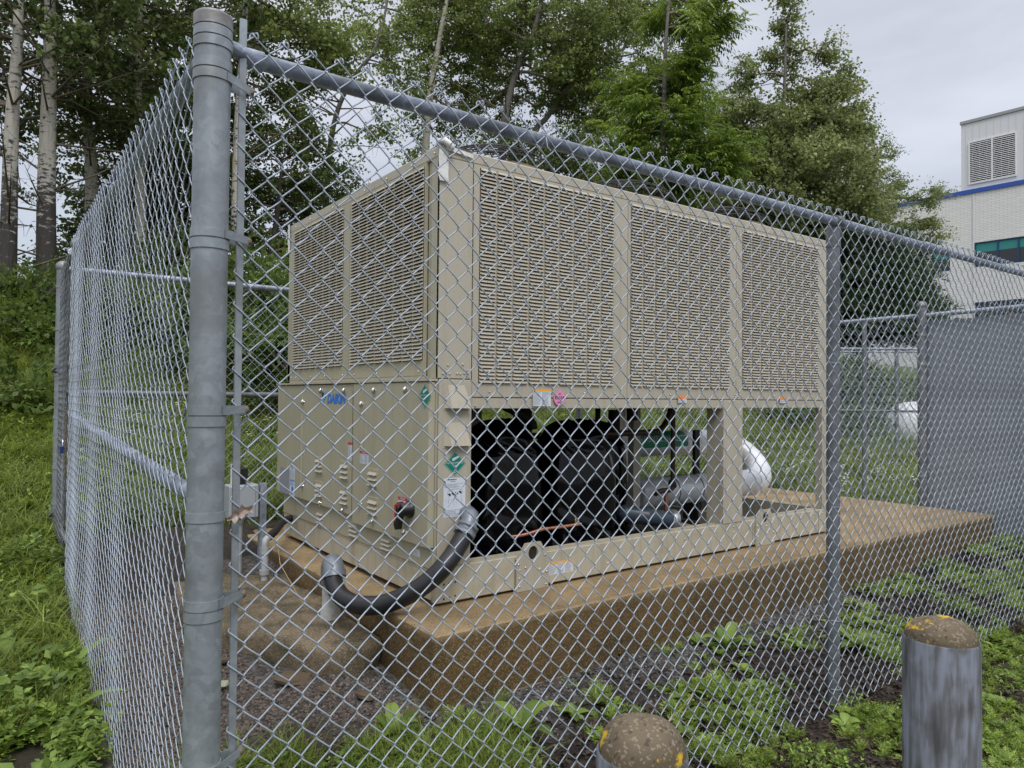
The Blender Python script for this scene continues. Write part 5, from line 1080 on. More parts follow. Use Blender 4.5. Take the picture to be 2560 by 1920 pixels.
def make_tree(name, trunk, r0, blobs, kind, lm, bm, label, cat='tree', group=None, leafscale=1.12, twigr=.008, dead=0, rtop=.25, sub=1.0, dens=1.75):
    base = Vector(trunk[0]); root = empty(name, base, label=label, cat=cat, group=group)
    P = [np.array(p_, float) for p_ in trunk]; path = []
    for i in range(len(P)-1):
        for s_ in range(6):
            t_ = s_/6; p0, p1, p2, p3 = P[max(i-1, 0)], P[i], P[i+1], P[min(i+2, len(P)-1)]
            path.append(.5*((2*p1)+(p2-p0)*t_+(2*p0-5*p1+4*p2-p3)*t_*t_+(3*p1-p0-3*p2+p3)*t_**3))
    path.append(P[-1]); path = np.array(path); K = len(path)
    rad = r0*(1-(1-rtop)*np.linspace(0, 1, K)**.9); rad[0] *= 1.35; rad[1] *= 1.1
    mb = MB(); mb.tube([Vector(q_) for q_ in path], list(rad), 14); tr = into(root, mb.build('trunk', bm))
    # clump centres inside the blobs
    C_ = []
    for (bx, by, bz_, rx, ry, rz, n_) in blobs:
        n_ = int(n_*dens); v = rv(n_)*(rng.uniform(.15, 1, (n_, 1))**.45); C_.append(np.array([bx, by, bz_])+v*np.array([rx, ry, rz]))
    C_ = np.concatenate(C_); nodes = [q_ for q_ in path[K//4:]]; par = [-1]*len(nodes); nr = list(rad[K//4:]); nb = len(nodes)
    d2 = np.min(np.linalg.norm(C_[:, None]-path[None, K//4:], axis=2), 1); order = np.argsort(d2); C_ = C_[order]
    NP = np.array(nodes); cl = []; pdist = np.zeros(len(nodes))
    allN = np.zeros((len(nodes)+len(C_), 3)); allN[:nb] = NP; cost = np.zeros(len(allN)); cost[:nb] = 0; parent = -np.ones(len(allN), int); cnt = nb
    for c_ in C_:
        dd = np.linalg.norm(allN[:cnt]-c_, axis=1); pen = np.where(allN[:cnt, 2] > c_[2]+.1, (allN[:cnt, 2]-c_[2])*1.2, 0); tot = dd*1.0+cost[:cnt]*.55+pen
        j = int(np.argmin(tot)); allN[cnt] = c_; parent[cnt] = j; cost[cnt] = cost[j]+dd[j]; cnt += 1
    w_ = np.ones(cnt)
    for i in range(cnt-1, nb-1, -1):
        if parent[i] >= nb: w_[parent[i]] += w_[i]
    mb = MB()
    for i in range(nb, cnt):
        a, b_ = allN[parent[i]], allN[i]; r1 = twigr*w_[i]**.45; r0_ = r1*1.25 if parent[i] >= nb else r1*1.6; L_ = np.linalg.norm(b_-a)
        if L_ < .02: continue
        m1 = a*.6+b_*.4+np.array([0, 0, .10*L_])+rng.normal(size=3)*.05*L_; m2 = a*.25+b_*.75+np.array([0, 0, .06*L_])+rng.normal(size=3)*.04*L_
        mb.tube([a, m1, m2, b_], [r0_, (r0_+r1)/2, r1*1.05, r1*.9], 5 if r1 > .02 else 3, False)
    for k in range(int(dead*1.7)):                                          # bare dead side branches low on the trunk
        q_ = path[int(K*random.uniform(.12, .62))]; a = random.uniform(0, 6.28); L_ = random.uniform(.7, 2.4); d = np.array([math.cos(a), math.sin(a), random.uniform(-.1, .7)])
        p1 = q_+d*L_*.5+np.array([0, 0, random.uniform(-.1, .05)]); p2 = q_+d*L_; mb.tube([q_, p1, p2], [.024, .014, .003], 4, False)
        for s_ in range(5): e_ = p1+(p2-p1)*random.uniform(0, 1); mb.tube([e_, e_+rv(1)[0]*.3], [.005, .002], 3, False)
    into(root, mb.build('limbs', bm if twigr > .02 else M_TWIG))
    # leaves
    n_ = cnt-nb; cc = allN[nb:cnt]; pr = allN[parent[nb:cnt]]; dirs = cc-pr + rng.normal(size=(n_, 3))*.15*np.linalg.norm(cc-pr, axis=1, keepdims=True); dirs[:, 2] = dirs[:, 2]*.6
    R_ = rotz_y(dirs+1e-4, n_); which = rng.integers(0, 6, n_); sc = rng.uniform(.75, 1.25, n_)*sub; VV = []; TT = []
    tw_ = MB()
    for i in range(n_):
        V, tint, tws = SPR[kind][which[i]]; Q = (V*sc[i])@R_[i].T+cc[i]
        VV.append(Q); TT.append(np.clip(tint + rng.normal()*.16, 0, 1))
    VV = np.concatenate(VV); TT = np.concatenate(TT)
    if leafscale != 1.0:
        q_ = VV.reshape(-1, 4, 3); c0 = q_[:, :1]; VV = (c0+(q_-c0)*leafscale).reshape(-1, 3)
    me = np_mesh('crown', VV, np.arange(len(VV)).reshape(-1, 4), lm, False, TT); o = bpy.data.objects.new('crown', me); into(root, link(o))
    return root
def B_(px, py, dep, r, n, fz=.8, fd=1.0): q = at(px, py, dep); return (q[0], q[1], q[2], r, r*fd, r*fz, n)
def ground_pt(px, dep):
    q = at(px, 960, dep); return np.array([q[0], q[1], float(gz(q[0], q[1]))-.1])

TG = 'poplar trees on the bank behind the fence'
def trunk_px(base_px, dep, pts):                                   # base on the ground, then picture columns at the same distance
    return [ground_pt(base_px, dep)] + [at(a, b_, dep+c_) for a, b_, c_ in pts]
make_tree('poplar_tree', trunk_px(12, 11.5, ((22, 560, 0), (30, 300, 0), (44, 100, 0), (50, -160, .2), (60, -520, .3))), .145, [B_(10, 60, 12, 1.9, 34), B_(-160, 260, 12.5, 1.6, 22), B_(150, -120, 12.5, 1.8, 26), B_(-40, 380, 13, 1.0, 6)], 'poplar', ML_DARK, M_BARK_P, 'leftmost pale trunked poplar at the edge of the picture', dead=10)
make_tree('poplar_tree', trunk_px(112, 12, ((116, 480, 0), (122, 250, 0), (126, 60, 0), (118, -150, .2), (105, -500, .3))), .165, [B_(230, 90, 12.5, 1.5, 26), B_(120, -140, 12.8, 1.8, 24), B_(60, 240, 13.5, 1.2, 14), B_(330, 250, 13, 1.0, 8)], 'poplar', ML_DARK, M_BARK_P, 'thickest pale and black barked poplar, second trunk from the left', dead=14)
make_tree('poplar_tree', trunk_px(222, 14, ((228, 420, 0), (214, 260, 0), (226, 120, 0), (205, -40, .2), (190, -350, .3))), .13, [B_(280, 60, 15, 1.7, 30), B_(390, 300, 15, 1.3, 12), B_(180, 330, 15.5, .9, 8)], 'poplar', ML_DARK, M_BARK_P, 'crooked pale trunked poplar, third trunk from the left', dead=12)
make_tree('poplar_tree', trunk_px(352, 13.5, ((350, 420, 0), (346, 260, 0), (348, 100, 0), (352, -60, 0), (356, -350, .3))), .10, [B_(450, 120, 14.5, 1.6, 30), B_(380, -60, 14.5, 1.6, 22), B_(480, 330, 15.5, 1.2, 12)], 'poplar', ML_DARK, M_BARK_Y, 'slender yellowish poplar trunk just left of the near corner post', dead=5)
make_tree('poplar_tree', trunk_px(318, 15, ((318, 360, 0), (290, 240, 0), (262, 140, 0), (238, 20, .2), (210, -200, .3))), .11, [B_(520, 20, 16, 1.5, 22), B_(300, 180, 16.5, 1.4, 16)], 'poplar', ML_DARK, M_BARK_Y, 'leaning thin poplar crossing behind the slender trunk', dead=8)
make_tree('poplar_tree', trunk_px(588, 14.5, ((592, 480, 0), (598, 260, 0), (610, 90, 0), (618, -60, 0), (640, -350, .3))), .12, [B_(730, 110, 15.5, 1.25, 40), B_(660, -40, 15.5, 1.4, 30), B_(800, 150, 16, .8, 10), B_(720, 300, 16, .8, 8), B_(620, 260, 16, 1.1, 14)], 'poplar', ML_POPLAR, M_BARK_P, 'pale poplar trunk right behind the near corner post', dead=6)
make_tree('maple_tree', trunk_px(660, 15.5, ((670, 700, 0), (690, 560, 0), (700, 470, 0), (705, 400, .2))), .10, [B_(700, 430, 16, 1.25, 44), B_(800, 480, 16.3, .8, 20), B_(640, 560, 16, 1.1, 26), B_(760, 600, 16.5, 1.2, 24)], 'poplar', ML_DARK, M_BARK_D, 'low dark leafed tree between the tension bar and the top left of the chiller', sub=.9)
make_tree('poplar_tree', trunk_px(800, 18, ((820, 430, 0), (840, 290, 0), (880, 200, 0), (938, 120, 0), (965, 20, .2), (990, -160, .3))), .085, [B_(1000, 150, 18.5, .9, 12), B_(960, 40, 19, .9, 12), B_(930, 330, 19, .55, 5)], 'poplar', ML_POPLAR, M_BARK_D, 'thin dark leaning tree against the sky gap behind the top rail', dead=8)
make_tree('poplar_tree', trunk_px(1058, 19, ((1064, 380, 0), (1078, 220, 0), (1100, 90, 0), (1125, -60, 0), (1150, -400, .3))), .12, [B_(1130, 60, 20, 1.5, 50), B_(1110, 250, 20.5, 1.1, 26), B_(1080, 350, 21, .7, 8), B_(1250, -60, 20, 2.0, 26)], 'poplar', ML_POPLAR, M_BARK_Y, 'pale poplar rising just left of the near top corner of the chiller', dead=5)
make_tree('poplar_tree', trunk_px(1270, 19.5, ((1256, 420, 0), (1262, 300, 0), (1290, 180, 0), (1340, 60, 0), (1370, -120, .2), (1380, -400, .3))), .13, [B_(1330, 130, 20.5, 2.1, 90), B_(1240, 300, 21, 1.1, 18), B_(1420, 60, 20.5, 1.8, 60), B_(1180, 60, 21, 1.6, 50), B_(1440, 250, 21, 1.2, 26)], 'poplar', ML_POPLAR, M_BARK_D, 'wide crowned poplar above the middle of the top rail', dead=5)
make_tree('poplar_tree', trunk_px(1310, 20.5, ((1330, 380, 0), (1370, 290, 0), (1440, 200, 0), (1560, 120, .2), (1600, -100, .3))), .11, [B_(1520, 120, 21.5, 1.9, 70), B_(1560, 300, 22, 1.5, 30), B_(1640, -20, 22, 1.5, 40)], 'poplar', ML_POPLAR, M_BARK_D, 'leaning poplar with a long slanting limb behind the fans')
make_tree('ash_tree', trunk_px(1640, 14, ((1650, 600, 0), (1655, 420, 0), (1660, 250, 0), (1665, 100, 0), (1680, -80, .1))), .09, [B_(1650, 340, 14.3, .85, 26), B_(1710, 200, 14.3, .6, 14), B_(1740, 60, 14.3, .5, 10, 1.2), B_(1620, 470, 14.3, .85, 22), B_(1780, 400, 14, .55, 12), B_(1610, 230, 14.5, .6, 10), B_(1680, 30, 14.5, .5, 8)], 'ash', ML_ASH, M_BARK_D, 'bright green tree with drooping compound leaves at the middle right', sub=.8)
make_tree('serviceberry_tree', trunk_px(1950, 17, ((1950, 640, 0), (1955, 500, 0), (1958, 330, 0), (1962, 190, 0), (1966, 60, 0))), .09,
          [B_(1960, 500, 17.3, 2.0, 260, .75), B_(1830, 540, 17, 1.0, 60, .8), B_(2100, 560, 17.5, 1.1, 90, .8), B_(1900, 330, 17.3, 1.0, 70, .8), B_(2040, 350, 17.4, 1.05, 80, .7), B_(1965, 40, 17.3, .17, 9, 3.6), B_(1960, 150, 17.3, .35, 12, 1.8),
           B_(1870, 190, 17.2, .30, 9, 1.3), B_(1830, 300, 17.0, .6, 22, .9), B_(2040, 240, 17.4, .5, 20, 1.0), B_(2060, 130, 17.5, .22, 6, 1.8), B_(2110, 200, 17.5, .26, 7, 1.4), B_(2110, 290, 17.5, .35, 9, .6), B_(2150, 330, 17.6, .22, 5, .5), B_(1990, 250, 17.3, .5, 16, 1.2)], 'poplar', ML_ROUND, M_BARK_D, 'round topped light green tree with upright shoots against the open sky', leafscale=1.35, sub=.70)
make_tree('pine_tree', trunk_px(2160, 20, ((2165, 700, 0), (2170, 560, 0), (2180, 460, 0), (2190, 380, 0))), .10,
          [B_(2130, 520, 20, 1.1, 60, .9), B_(2170, 620, 20, 1.2, 70, .7), B_(2150, 340, 20, .28, 8, 2.4), B_(2200, 380, 20, .35, 10, 1.8), B_(2210, 470, 20, .6, 16, .7), B_(2290, 500, 20, .45, 8, .3), B_(2330, 480, 20, .3, 4, .3), B_(2280, 560, 20, .6, 12, .25), B_(2300, 600, 20, .6, 14, .25)], 'poplar', ML_ROUND, M_BARK_D, 'ragged tree reaching towards the white building', leafscale=1.15, sub=.6)
make_tree('spruce_tree', trunk_px(2150, 17.5, ((2150, 900, 0), (2155, 760, 0), (2160, 640, 0), (2165, 560, 0))), .13,
          [B_(2130, 700, 17.5, 1.15, 80, .9), B_(2170, 800, 17.3, 1.0, 60, .6), B_(2060, 760, 17.5, 1.1, 60, .9), B_(2250, 780, 17.5, .45, 16, .6), B_(2210, 700, 17.5, .55, 16, 1.2)], 'pine', ML_PINE, M_BARK_D, 'dark dense conifer seen through the fence right of the line post', leafscale=1.5)
make_tree('spruce_tree', trunk_px(1850, 18, ((1850, 800, 0), (1850, 640, 0), (1850, 560, 0), (1850, 470, 0))), .13,
          [B_(1830, 560, 18.5, 1.5, 70, .9), B_(1930, 640, 18.5, 1.4, 60, .9), B_(1720, 540, 19, 1.3, 50, .8)], 'pine', ML_PINE, M_BARK_D, 'dark dense conifer behind the upper right of the chiller', leafscale=1.7)
make_tree('maple_tree', trunk_px(1500, 19, ((1490, 500, 0), (1480, 420, 0), (1500, 360, 0))), .10, [B_(1480, 420, 19.5, 1.3, 40), B_(1360, 420, 20, 1.2, 30), B_(1600, 480, 19, 1.2, 34)], 'poplar', ML_DARK, M_BARK_D, 'dark leafed tree low behind the row of fans')
make_tree('maple_tree', trunk_px(280, 16, ((282, 620, 0), (286, 520, 0), (290, 420, 0))), .09, [B_(280, 470, 16.5, 1.0, 30), B_(340, 560, 16.5, .9, 26), B_(250, 620, 16.8, .8, 18)], 'poplar', ML_DARK, M_BARK_D, 'dark leafed tree filling the gap behind the middle of the left fence', dead=3)
make_tree('maple_tree', trunk_px(430, 15, ((432, 620, 0), (436, 480, 0), (440, 380, 0))), .09, [B_(430, 430, 15.5, 1.1, 36), B_(450, 560, 15.5, 1.0, 32), B_(390, 640, 15.8, .8, 16)], 'poplar', ML_DARK, M_BARK_D, 'dark leafed tree directly left of the near corner post', dead=3)
# shrubs at the foot of the trees
def shrub(px, dep, w, h, n, lm, label, kind='shrub', name='shrub', ls=1.0):
    g = ground_pt(px, dep); make_tree(name, [g, g+[0, 0, h*.3], g+[.05, 0, h*.5]], .03, [(g[0], g[1], g[2]+h*.5, w, w, h*.5, n)], kind, lm, M_BARK_D, label, cat='shrub', twigr=.004, sub=.62, leafscale=ls)
for px, dep, w, h, n, lm, lab in ((20, 9.6, .8, .7, 24, ML_SHRUB, 'leafy green shrub at the far left under the first poplar trunk'), (92, 10.2, .6, 1.1, 22, ML_SHRUB, 'maple shrub with two orange young leaves left of the hinge post'),
        (140, 9.4, .5, .7, 16, ML_SHRUB, 'low shrub touching the left side of the hinge post'), (30, 7.6, .5, .55, 16, ML_SHRUB, 'long leaved herb clump on the bank at the left edge'),
        (230, 10.8, 1.0, .9, 30, ML_SHRUB, 'shrub seen through the upper part of the left fence'), (330, 11.2, .9, .9, 26, ML_SHRUB, 'shrub behind the left fence below the slender poplar'),
        (430, 10.8, .9, 1.1, 28, ML_SHRUB, 'shrub directly behind the near corner post'), (560, 10, 1.0, 1.7, 70, ML_SHRUB, 'bright green shrub seen between corner post and tension bar'), (650, 10.2, 1.0, 1.9, 80, ML_SHRUB, 'tall leafy shrub left of the chiller'),
        (700, 9.2, .9, 1.2, 60, ML_SHRUB, 'shrub with white blossom near the left edge of the chiller'), (560, 13, 1.6, 1.8, 60, ML_DARK, 'dark shrub on the bank crest beside the corner post'), (120, 14, 1.8, .7, 34, ML_DARK, 'dark undergrowth bush between the left trunks'),
        (2000, 15, 1.4, 1.6, 60, ML_DARK, 'dark bush behind the right end of the chiller'), (2200, 16.0, 1.3, 1.1, 50, ML_DARK, 'dark bush above the brown bank right of the line post'), (2050, 13.5, .8, .8, 26, ML_SHRUB, 'pale green bush beside the thin fence post')):
    shrub(px, dep, w, h, n, lm, lab)

# ------------------------------------------------------------------ ground cover (scattered plants: stuff)
def tmpl(name, V, F, m_, tint): return bpy.data.objects.new(name, np_mesh(name, V, F, m_, False, tint))
def blades(n, h, w, spread, lean, m_):
    Vs = []; Fs = []; T = []; b0 = 0
    for i in range(n):
        a = rng.uniform(0, 6.28); r_ = spread*math.sqrt(rng.uniform()); o = np.array([r_*math.cos(a), r_*math.sin(a), 0]); a2 = rng.uniform(0, 6.28); hh = h*rng.uniform(.5, 1.1); le = lean*rng.uniform(.2, 1)*hh
        d = np.array([math.cos(a2), math.sin(a2), 0]); s = np.array([-d[1], d[0], 0])*w*.5*rng.uniform(.7, 1.3); t_ = rng.uniform(0, 1)
        for f_, wf in ((0, 1), (.4, .9), (.75, .6), (1, .02)):
            c_ = o+d*le*f_**2+np.array([0, 0, hh*(f_-.25*f_**3*lean)]); Vs += [c_-s*wf, c_+s*wf]; T += [t_*.7+.3*f_]*2
        for k in range(3): Fs.append((b0+2*k, b0+2*k+1, b0+2*k+3, b0+2*k+2))
        b0 += 8
    return np.array(Vs), np.array(Fs), T
def feathery(n, L_):                                               # finely divided leaves
    P = []; D = []; Nn = []; ln = []; wd = []
    for k in range(n):
        a = rng.uniform(0, 6.28); e_ = rng.uniform(.25, 1.2); d = np.array([math.cos(a)*math.cos(e_), math.sin(a)*math.cos(e_), math.sin(e_)]); LL = L_*rng.uniform(.6, 1.1); s = np.cross(d, [0, 0, 1]); s /= np.linalg.norm(s)+1e-6
        m = 9
        for i in range(m):
            f_ = (i+1)/m; c_ = d*LL*f_+np.array([0, 0, -.25*LL*f_*f_]); w_ = .32*LL*math.sin(math.pi*min(f_*.85+.1, 1))
            for sg in (-1, 1): P.append(c_); D.append(s*sg+d*.7+rv(1)[0]*.25); Nn.append(np.cross(s, d)+rv(1)[0]*.3); ln.append(w_); wd.append(.0045+.04*w_)
        P.append(d*LL*.5); D.append(d); Nn.append([0, 0, 1.]); ln.append(LL*.5); wd.append(.004)
    V = leaf_quads(np.array(P), np.array(D), np.array(Nn, float), ln, wd, .05); return V, np.arange(len(V)).reshape(-1, 4), np.repeat(rng.uniform(0, 1, len(P)), 4)
def rosette(n, L_, w, lobes, up=.5):                               # broad leaves: a strip of quads per half
    Vs = []; Fs = []; T = []; b0 = 0
    for k in range(n):
        a = 6.28*k/n+rng.uniform(-.3, .3); LL = L_*rng.uniform(.55, 1.1); e_ = rng.uniform(.2, up); d = np.array([math.cos(a), math.sin(a), 0]); s = np.array([-d[1], d[0], 0]); m = 7; t_ = rng.uniform(0, 1)
        for i in range(m+1):
            f_ = i/m; c_ = d*LL*f_*math.cos(e_)+np.array([0, 0, LL*(math.sin(e_)*f_*1.5-.9*math.sin(e_)*f_*f_)+.01]); ww = w*.5*(math.sin(math.pi*f_**.75)**.7 if 0 < f_ < 1 else .06)
            if lobes and i % 2 == 0: ww *= .55
            Vs += [c_-s*ww+[0, 0, ww*.35], c_, c_+s*ww+[0, 0, ww*.35]]; T += [t_, min(1, t_+.25), t_]
        for i in range(m):
            q_ = b0+3*i; Fs += [(q_, q_+1, q_+4, q_+3), (q_+1, q_+2, q_+5, q_+4)]
        b0 += 3*(m+1)
    return np.array(Vs), np.array(Fs), T
def leafy(n, h, ls, spread):                                       # small oval leaves on short stems
    P = []; D = []; Nn = []; ln = []; 
    for k in range(n):
        a = rng.uniform(0, 6.28); r_ = spread*math.sqrt(rng.uniform()); top = np.array([r_*math.cos(a), r_*math.sin(a), h*rng.uniform(.3, 1)])
        for q_ in range(5): P.append(top*[1, 1, .6+.1*q_]); dd = rv(1)[0]; dd[2] = abs(dd[2])*.4; D.append(dd); Nn.append([0, 0, 1.]+rv(1)[0]*.5); ln.append(ls*rng.uniform(.6, 1.2))
    ln = np.array(ln); V = leaf_quads(np.array(P), np.array(D), np.array(Nn), ln, ln*.6, .12); return V, np.arange(len(V)).reshape(-1, 4), np.repeat(rng.uniform(0, 1, len(P)), 4)
T_G1 = tmpl('grass_tuft', *((lambda q: (q[0], q[1], ML_GRASS, q[2]))(blades(34, .16, .006, .10, 1.0, None))))
T_G2 = tmpl('grass_tuft', *((lambda q: (q[0], q[1], ML_GRASS, q[2]))(blades(26, .26, .007, .09, 1.3, None))))
T_G3 = tmpl('short_grass', *((lambda q: (q[0], q[1], ML_GRASS, q[2]))(blades(40, .08, .006, .13, .9, None))))
T_F1 = tmpl('feathery_weed', *((lambda q: (q[0], q[1], ML_WEED, q[2]))(feathery(14, .15))))
T_F2 = tmpl('feathery_weed', *((lambda q: (q[0], q[1], ML_WEED, q[2]))(feathery(18, .11))))
T_R1 = tmpl('broad_weed', *((lambda q: (q[0], q[1], ML_BROAD, q[2]))(rosette(9, .17, .05, True, .8))))
T_R2 = tmpl('broad_weed', *((lambda q: (q[0], q[1], ML_BROAD, q[2]))(rosette(7, .13, .06, False, .9))))
T_L1 = tmpl('leafy_weed', *((lambda q: (q[0], q[1], ML_BROAD, q[2]))(leafy(16, .14, .035, .09))))
T_L2 = tmpl('leafy_weed', *((lambda q: (q[0], q[1], ML_BROAD, q[2]))(leafy(22, .07, .022, .12))))
V = leaf_quads(np.zeros((3, 3))+rv(3)*.02, rv(3)*[1, 1, .15], np.tile([0, 0, 1.], (3, 1))+rv(3)*.4, [.05, .04, .06], [.028, .02, .03], .3)
T_DL = tmpl('dead_leaf', V, np.arange(12).reshape(-1, 4), ML_LITTER, np.repeat(rng.uniform(0, 1, 3), 4))
mb = MB(); mb.tube([(0, 0, 0), (.01, 0, .12), (.0, .01, .25)], [.002, .0015, .001], 3)
for j in range(6):
    a = j*1.05; c_ = (.05*math.cos(a)*(j > 0), .05*math.sin(a)*(j > 0), .25+.02*(j % 3)); mb.lathe([(0.0, .0), (.014, .004), (.004, .007)], c_, 6, 1, False); mb.tube([(0, .01, .2), c_], .0008, 3)
T_DY = bpy.data.objects.new('daisy', mb.mesh('daisy', [M_STRAW, M_DAISY]))
mb = MB(); mb.lathe([(.0, 0), (.012, .003), (.004, .006)], (0, 0, .10), 6, 1, False); mb.tube([(0, 0, 0), (0, 0, .10)], .001, 3, mat=0); T_BC = bpy.data.objects.new('buttercup', mb.mesh('buttercup', [M_STRAW, M_YELLOW]))
def stone_t(seed, m_):
    r2 = np.random.default_rng(seed); mb = MB(); vs = []
    for (r_, z_) in ((.5, -.25), (.95, 0), (.85, .25), (.4, .45)):
        for j in range(6): a = j*math.pi/3; vs.append((r_*math.cos(a)*r2.uniform(.75, 1.15), r_*math.sin(a)*r2.uniform(.6, 1.1), z_*r2.uniform(.7, 1.2)))
    fs = [(k*6+j, k*6+(j+1) % 6, (k+1)*6+(j+1) % 6, (k+1)*6+j) for k in range(3) for j in range(6)]+[tuple(range(18, 24))]; mb.add(vs, fs); return bpy.data.objects.new('pebble', mb.mesh('pebble', m_))
def stone_mat(name, a, c2):
    m = bpy.data.materials.new(name); m.use_nodes = True; t = m.node_tree; p = t.nodes['Principled BSDF']; oi = N(t, 'ShaderNodeObjectInfo'); cr = N(t, 'ShaderNodeMix', data_type='RGBA'); cr.inputs[6].default_value = (*a, 1); cr.inputs[7].default_value = (*c2, 1)
    t.links.new(oi.outputs['Random'], cr.inputs[0]); t.links.new(cr.outputs[2], p.inputs['Base Color']); p.inputs['Roughness'].default_value = .6; return m
MS1 = stone_mat('grey_gravel', (.02, .021, .022), (.20, .195, .185)); MS2 = stone_mat('reddish_gravel', (.02, .016, .012), (.17, .125, .095))
T_S = [stone_t(1, MS1), stone_t(2, MS1), stone_t(3, MS1)]; T_S2 = [stone_t(4, MS2), stone_t(5, MS2), stone_t(6, MS2)]

def scatter(name, temps, P, scale, mat0, tilt=.15, **kw):
    n = len(P); me = bpy.data.meshes.new(name); me.vertices.add(n); me.vertices.foreach_set('co', np.asarray(P, np.float32).ravel())
    for nm, typ, arr in (('rot', 'FLOAT_VECTOR', np.stack([rng.normal(0, tilt, n), rng.normal(0, tilt, n), rng.uniform(0, 6.283, n)], 1)), ('scl', 'FLOAT', scale), ('idx', 'INT', rng.integers(0, len(temps), n))):
        a = me.attributes.new(nm, typ, 'POINT'); a.data.foreach_set('vector' if typ == 'FLOAT_VECTOR' else 'value', np.asarray(arr, np.int32 if typ == 'INT' else np.float32).ravel())
    me.materials.append(mat0); ob = link(bpy.data.objects.new(name, me)); tag(ob, **kw)
    ng = bpy.data.node_groups.new(name, 'GeometryNodeTree'); ng.interface.new_socket('Geometry', in_out='INPUT', socket_type='NodeSocketGeometry'); ng.interface.new_socket('Geometry', in_out='OUTPUT', socket_type='NodeSocketGeometry')
    gi = ng.nodes.new('NodeGroupInput'); go = ng.nodes.new('NodeGroupOutput'); io = ng.nodes.new('GeometryNodeInstanceOnPoints'); jn = ng.nodes.new('GeometryNodeJoinGeometry')
    for tp in reversed(temps):
        oi = ng.nodes.new('GeometryNodeObjectInfo'); oi.inputs['Object'].default_value = tp; oi.inputs['As Instance'].default_value = True; ng.links.new(oi.outputs['Geometry'], jn.inputs[0])
    def attr(nm, ty):
        a = ng.nodes.new('GeometryNodeInputNamedAttribute'); a.data_type = ty; a.inputs['Name'].default_value = nm; return a
    ng.links.new(gi.outputs[0], io.inputs['Points']); ng.links.new(jn.outputs[0], io.inputs['Instance']); io.inputs['Pick Instance'].default_value = True
    ng.links.new(attr('idx', 'INT').outputs[0], io.inputs['Instance Index']); ng.links.new(attr('rot', 'FLOAT_VECTOR').outputs[0], io.inputs['Rotation']); ng.links.new(attr('scl', 'FLOAT').outputs[0], io.inputs['Scale'])
    ng.links.new(io.outputs[0], go.inputs[0]); md = ob.modifiers.new('scatter', 'NODES'); md.node_group = ng
    return ob
def pts(n, x0, x1, y0, y1, mask=None):
    x = rng.uniform(x0, x1, n); y = rng.uniform(y0, y1, n)
    ok = ~((x > -.24) & (x < 5.88) & (y > -.40) & (y < 2.7)); ok &= ~((x > -.8) & (x < -.2) & (y > .15) & (y < 2.6))
    for (bx, by) in ((-.87, -2.238), (.035, -2.371), (CX, CY)): ok &= ((x-bx)**2+(y-by)**2) > .1**2
    if mask is not None: ok &= rng.uniform(0, 1, n) < mask(x, y)
    d = np.stack([x-CAM[0], y-CAM[1]], 1); f_ = d@FWD[:2]; s_ = d@RIGHT[:2]; ok &= (f_ > -.5) & (np.abs(s_) < f_*.95+1.2)
    x, y = x[ok], y[ok]; return np.stack([x, y, gz(x, y)], 1)
def cat_(*a): return np.concatenate(a)
# bank grass
P1 = cat_(pts(7000, -3.2, 8, 2.75, 6), pts(900, -3.2, -1.52, .2, 2.8), pts(900, 6.05, 9, .3, 2.8))
scatter('grass', [T_G1, T_G2, T_G3], P1, rng.uniform(.6, 1.1, len(P1)), ML_GRASS, .15, label='uneven green grass covering the bank behind and beside the enclosure', cat='grass', kind='stuff')
P2 = cat_(pts(26000, -6, 16, 6, 15), pts(12000, 8, 26, 0, 12)); scatter('grass', [T_G1, T_G2], P2, rng.uniform(.9, 1.7, len(P2)), ML_GRASS, .15, label='far rough grass climbing the bank to the trees', cat='grass', kind='stuff')
mclump = lambda k, lo: (lambda x, y: np.clip((pn(x, y, k, 7)+lo)*2.2, 0, 1))
Pm = cat_(pts(5200, -3.4, -1.5, -2.4, 2.8, lambda x, y: np.clip((pn(x, y, 4.2, 2)+.55)*2, 0, 1)), pts(2600, -3.2, -1.0, 2.8, 7), pts(2500, -1, 8, 2.8, 6)); scatter('weeds', [T_L1, T_F1, T_L1, T_F1, T_L2, T_R1, T_F2], Pm, rng.uniform(.4, 1.0, len(Pm))*np.where(rng.uniform(0, 1, len(Pm)) < .15, 1.7, 1), ML_BROAD, .2, label='lush mixed weeds outside the left fence', cat='weeds', kind='stuff')
gm = lambda x, y: (1-gravel_mask(x, y)*.97)
Pw = pts(7000, -1.4, 7, -2.9, -.42, lambda x, y: np.clip((pn(x, y, 3.4, 7)-.05+.10*np.clip(x, 0, 2))*2.6, 0, 1)*gm(x, y)); scatter('weeds', [T_F1, T_F2, T_F2, T_F1, T_R2], Pw, rng.uniform(.3, .8, len(Pw)), ML_WEED, .2, label='bright feathery weeds in patches on the soil along the front fence', cat='weeds', kind='stuff')
Pw = pts(1600, .15, 4, -2.9, -1.4, lambda x, y: np.clip((pn(x, y, 6.1, 9)+.35)*2, 0, 1)); scatter('weeds', [T_F2, T_L2, T_L1, T_G3], Pw, rng.uniform(.3, .7, len(Pw)), ML_WEED, .25, label='ragged mixed weeds round the right bollard', cat='weeds', kind='stuff')
Pw = pts(5000, -1.4, 7, -2.9, -.42, lambda x, y: np.clip((pn(x, y, 4.7, 11)-.15)*2.5, 0, 1)*gm(x, y)); scatter('weeds', [T_L1, T_L2, T_L2, T_R2], Pw, rng.uniform(.3, .75, len(Pw)), ML_BROAD, .2, label='low leafy clover like weeds among the feathery weeds', cat='weeds', kind='stuff')
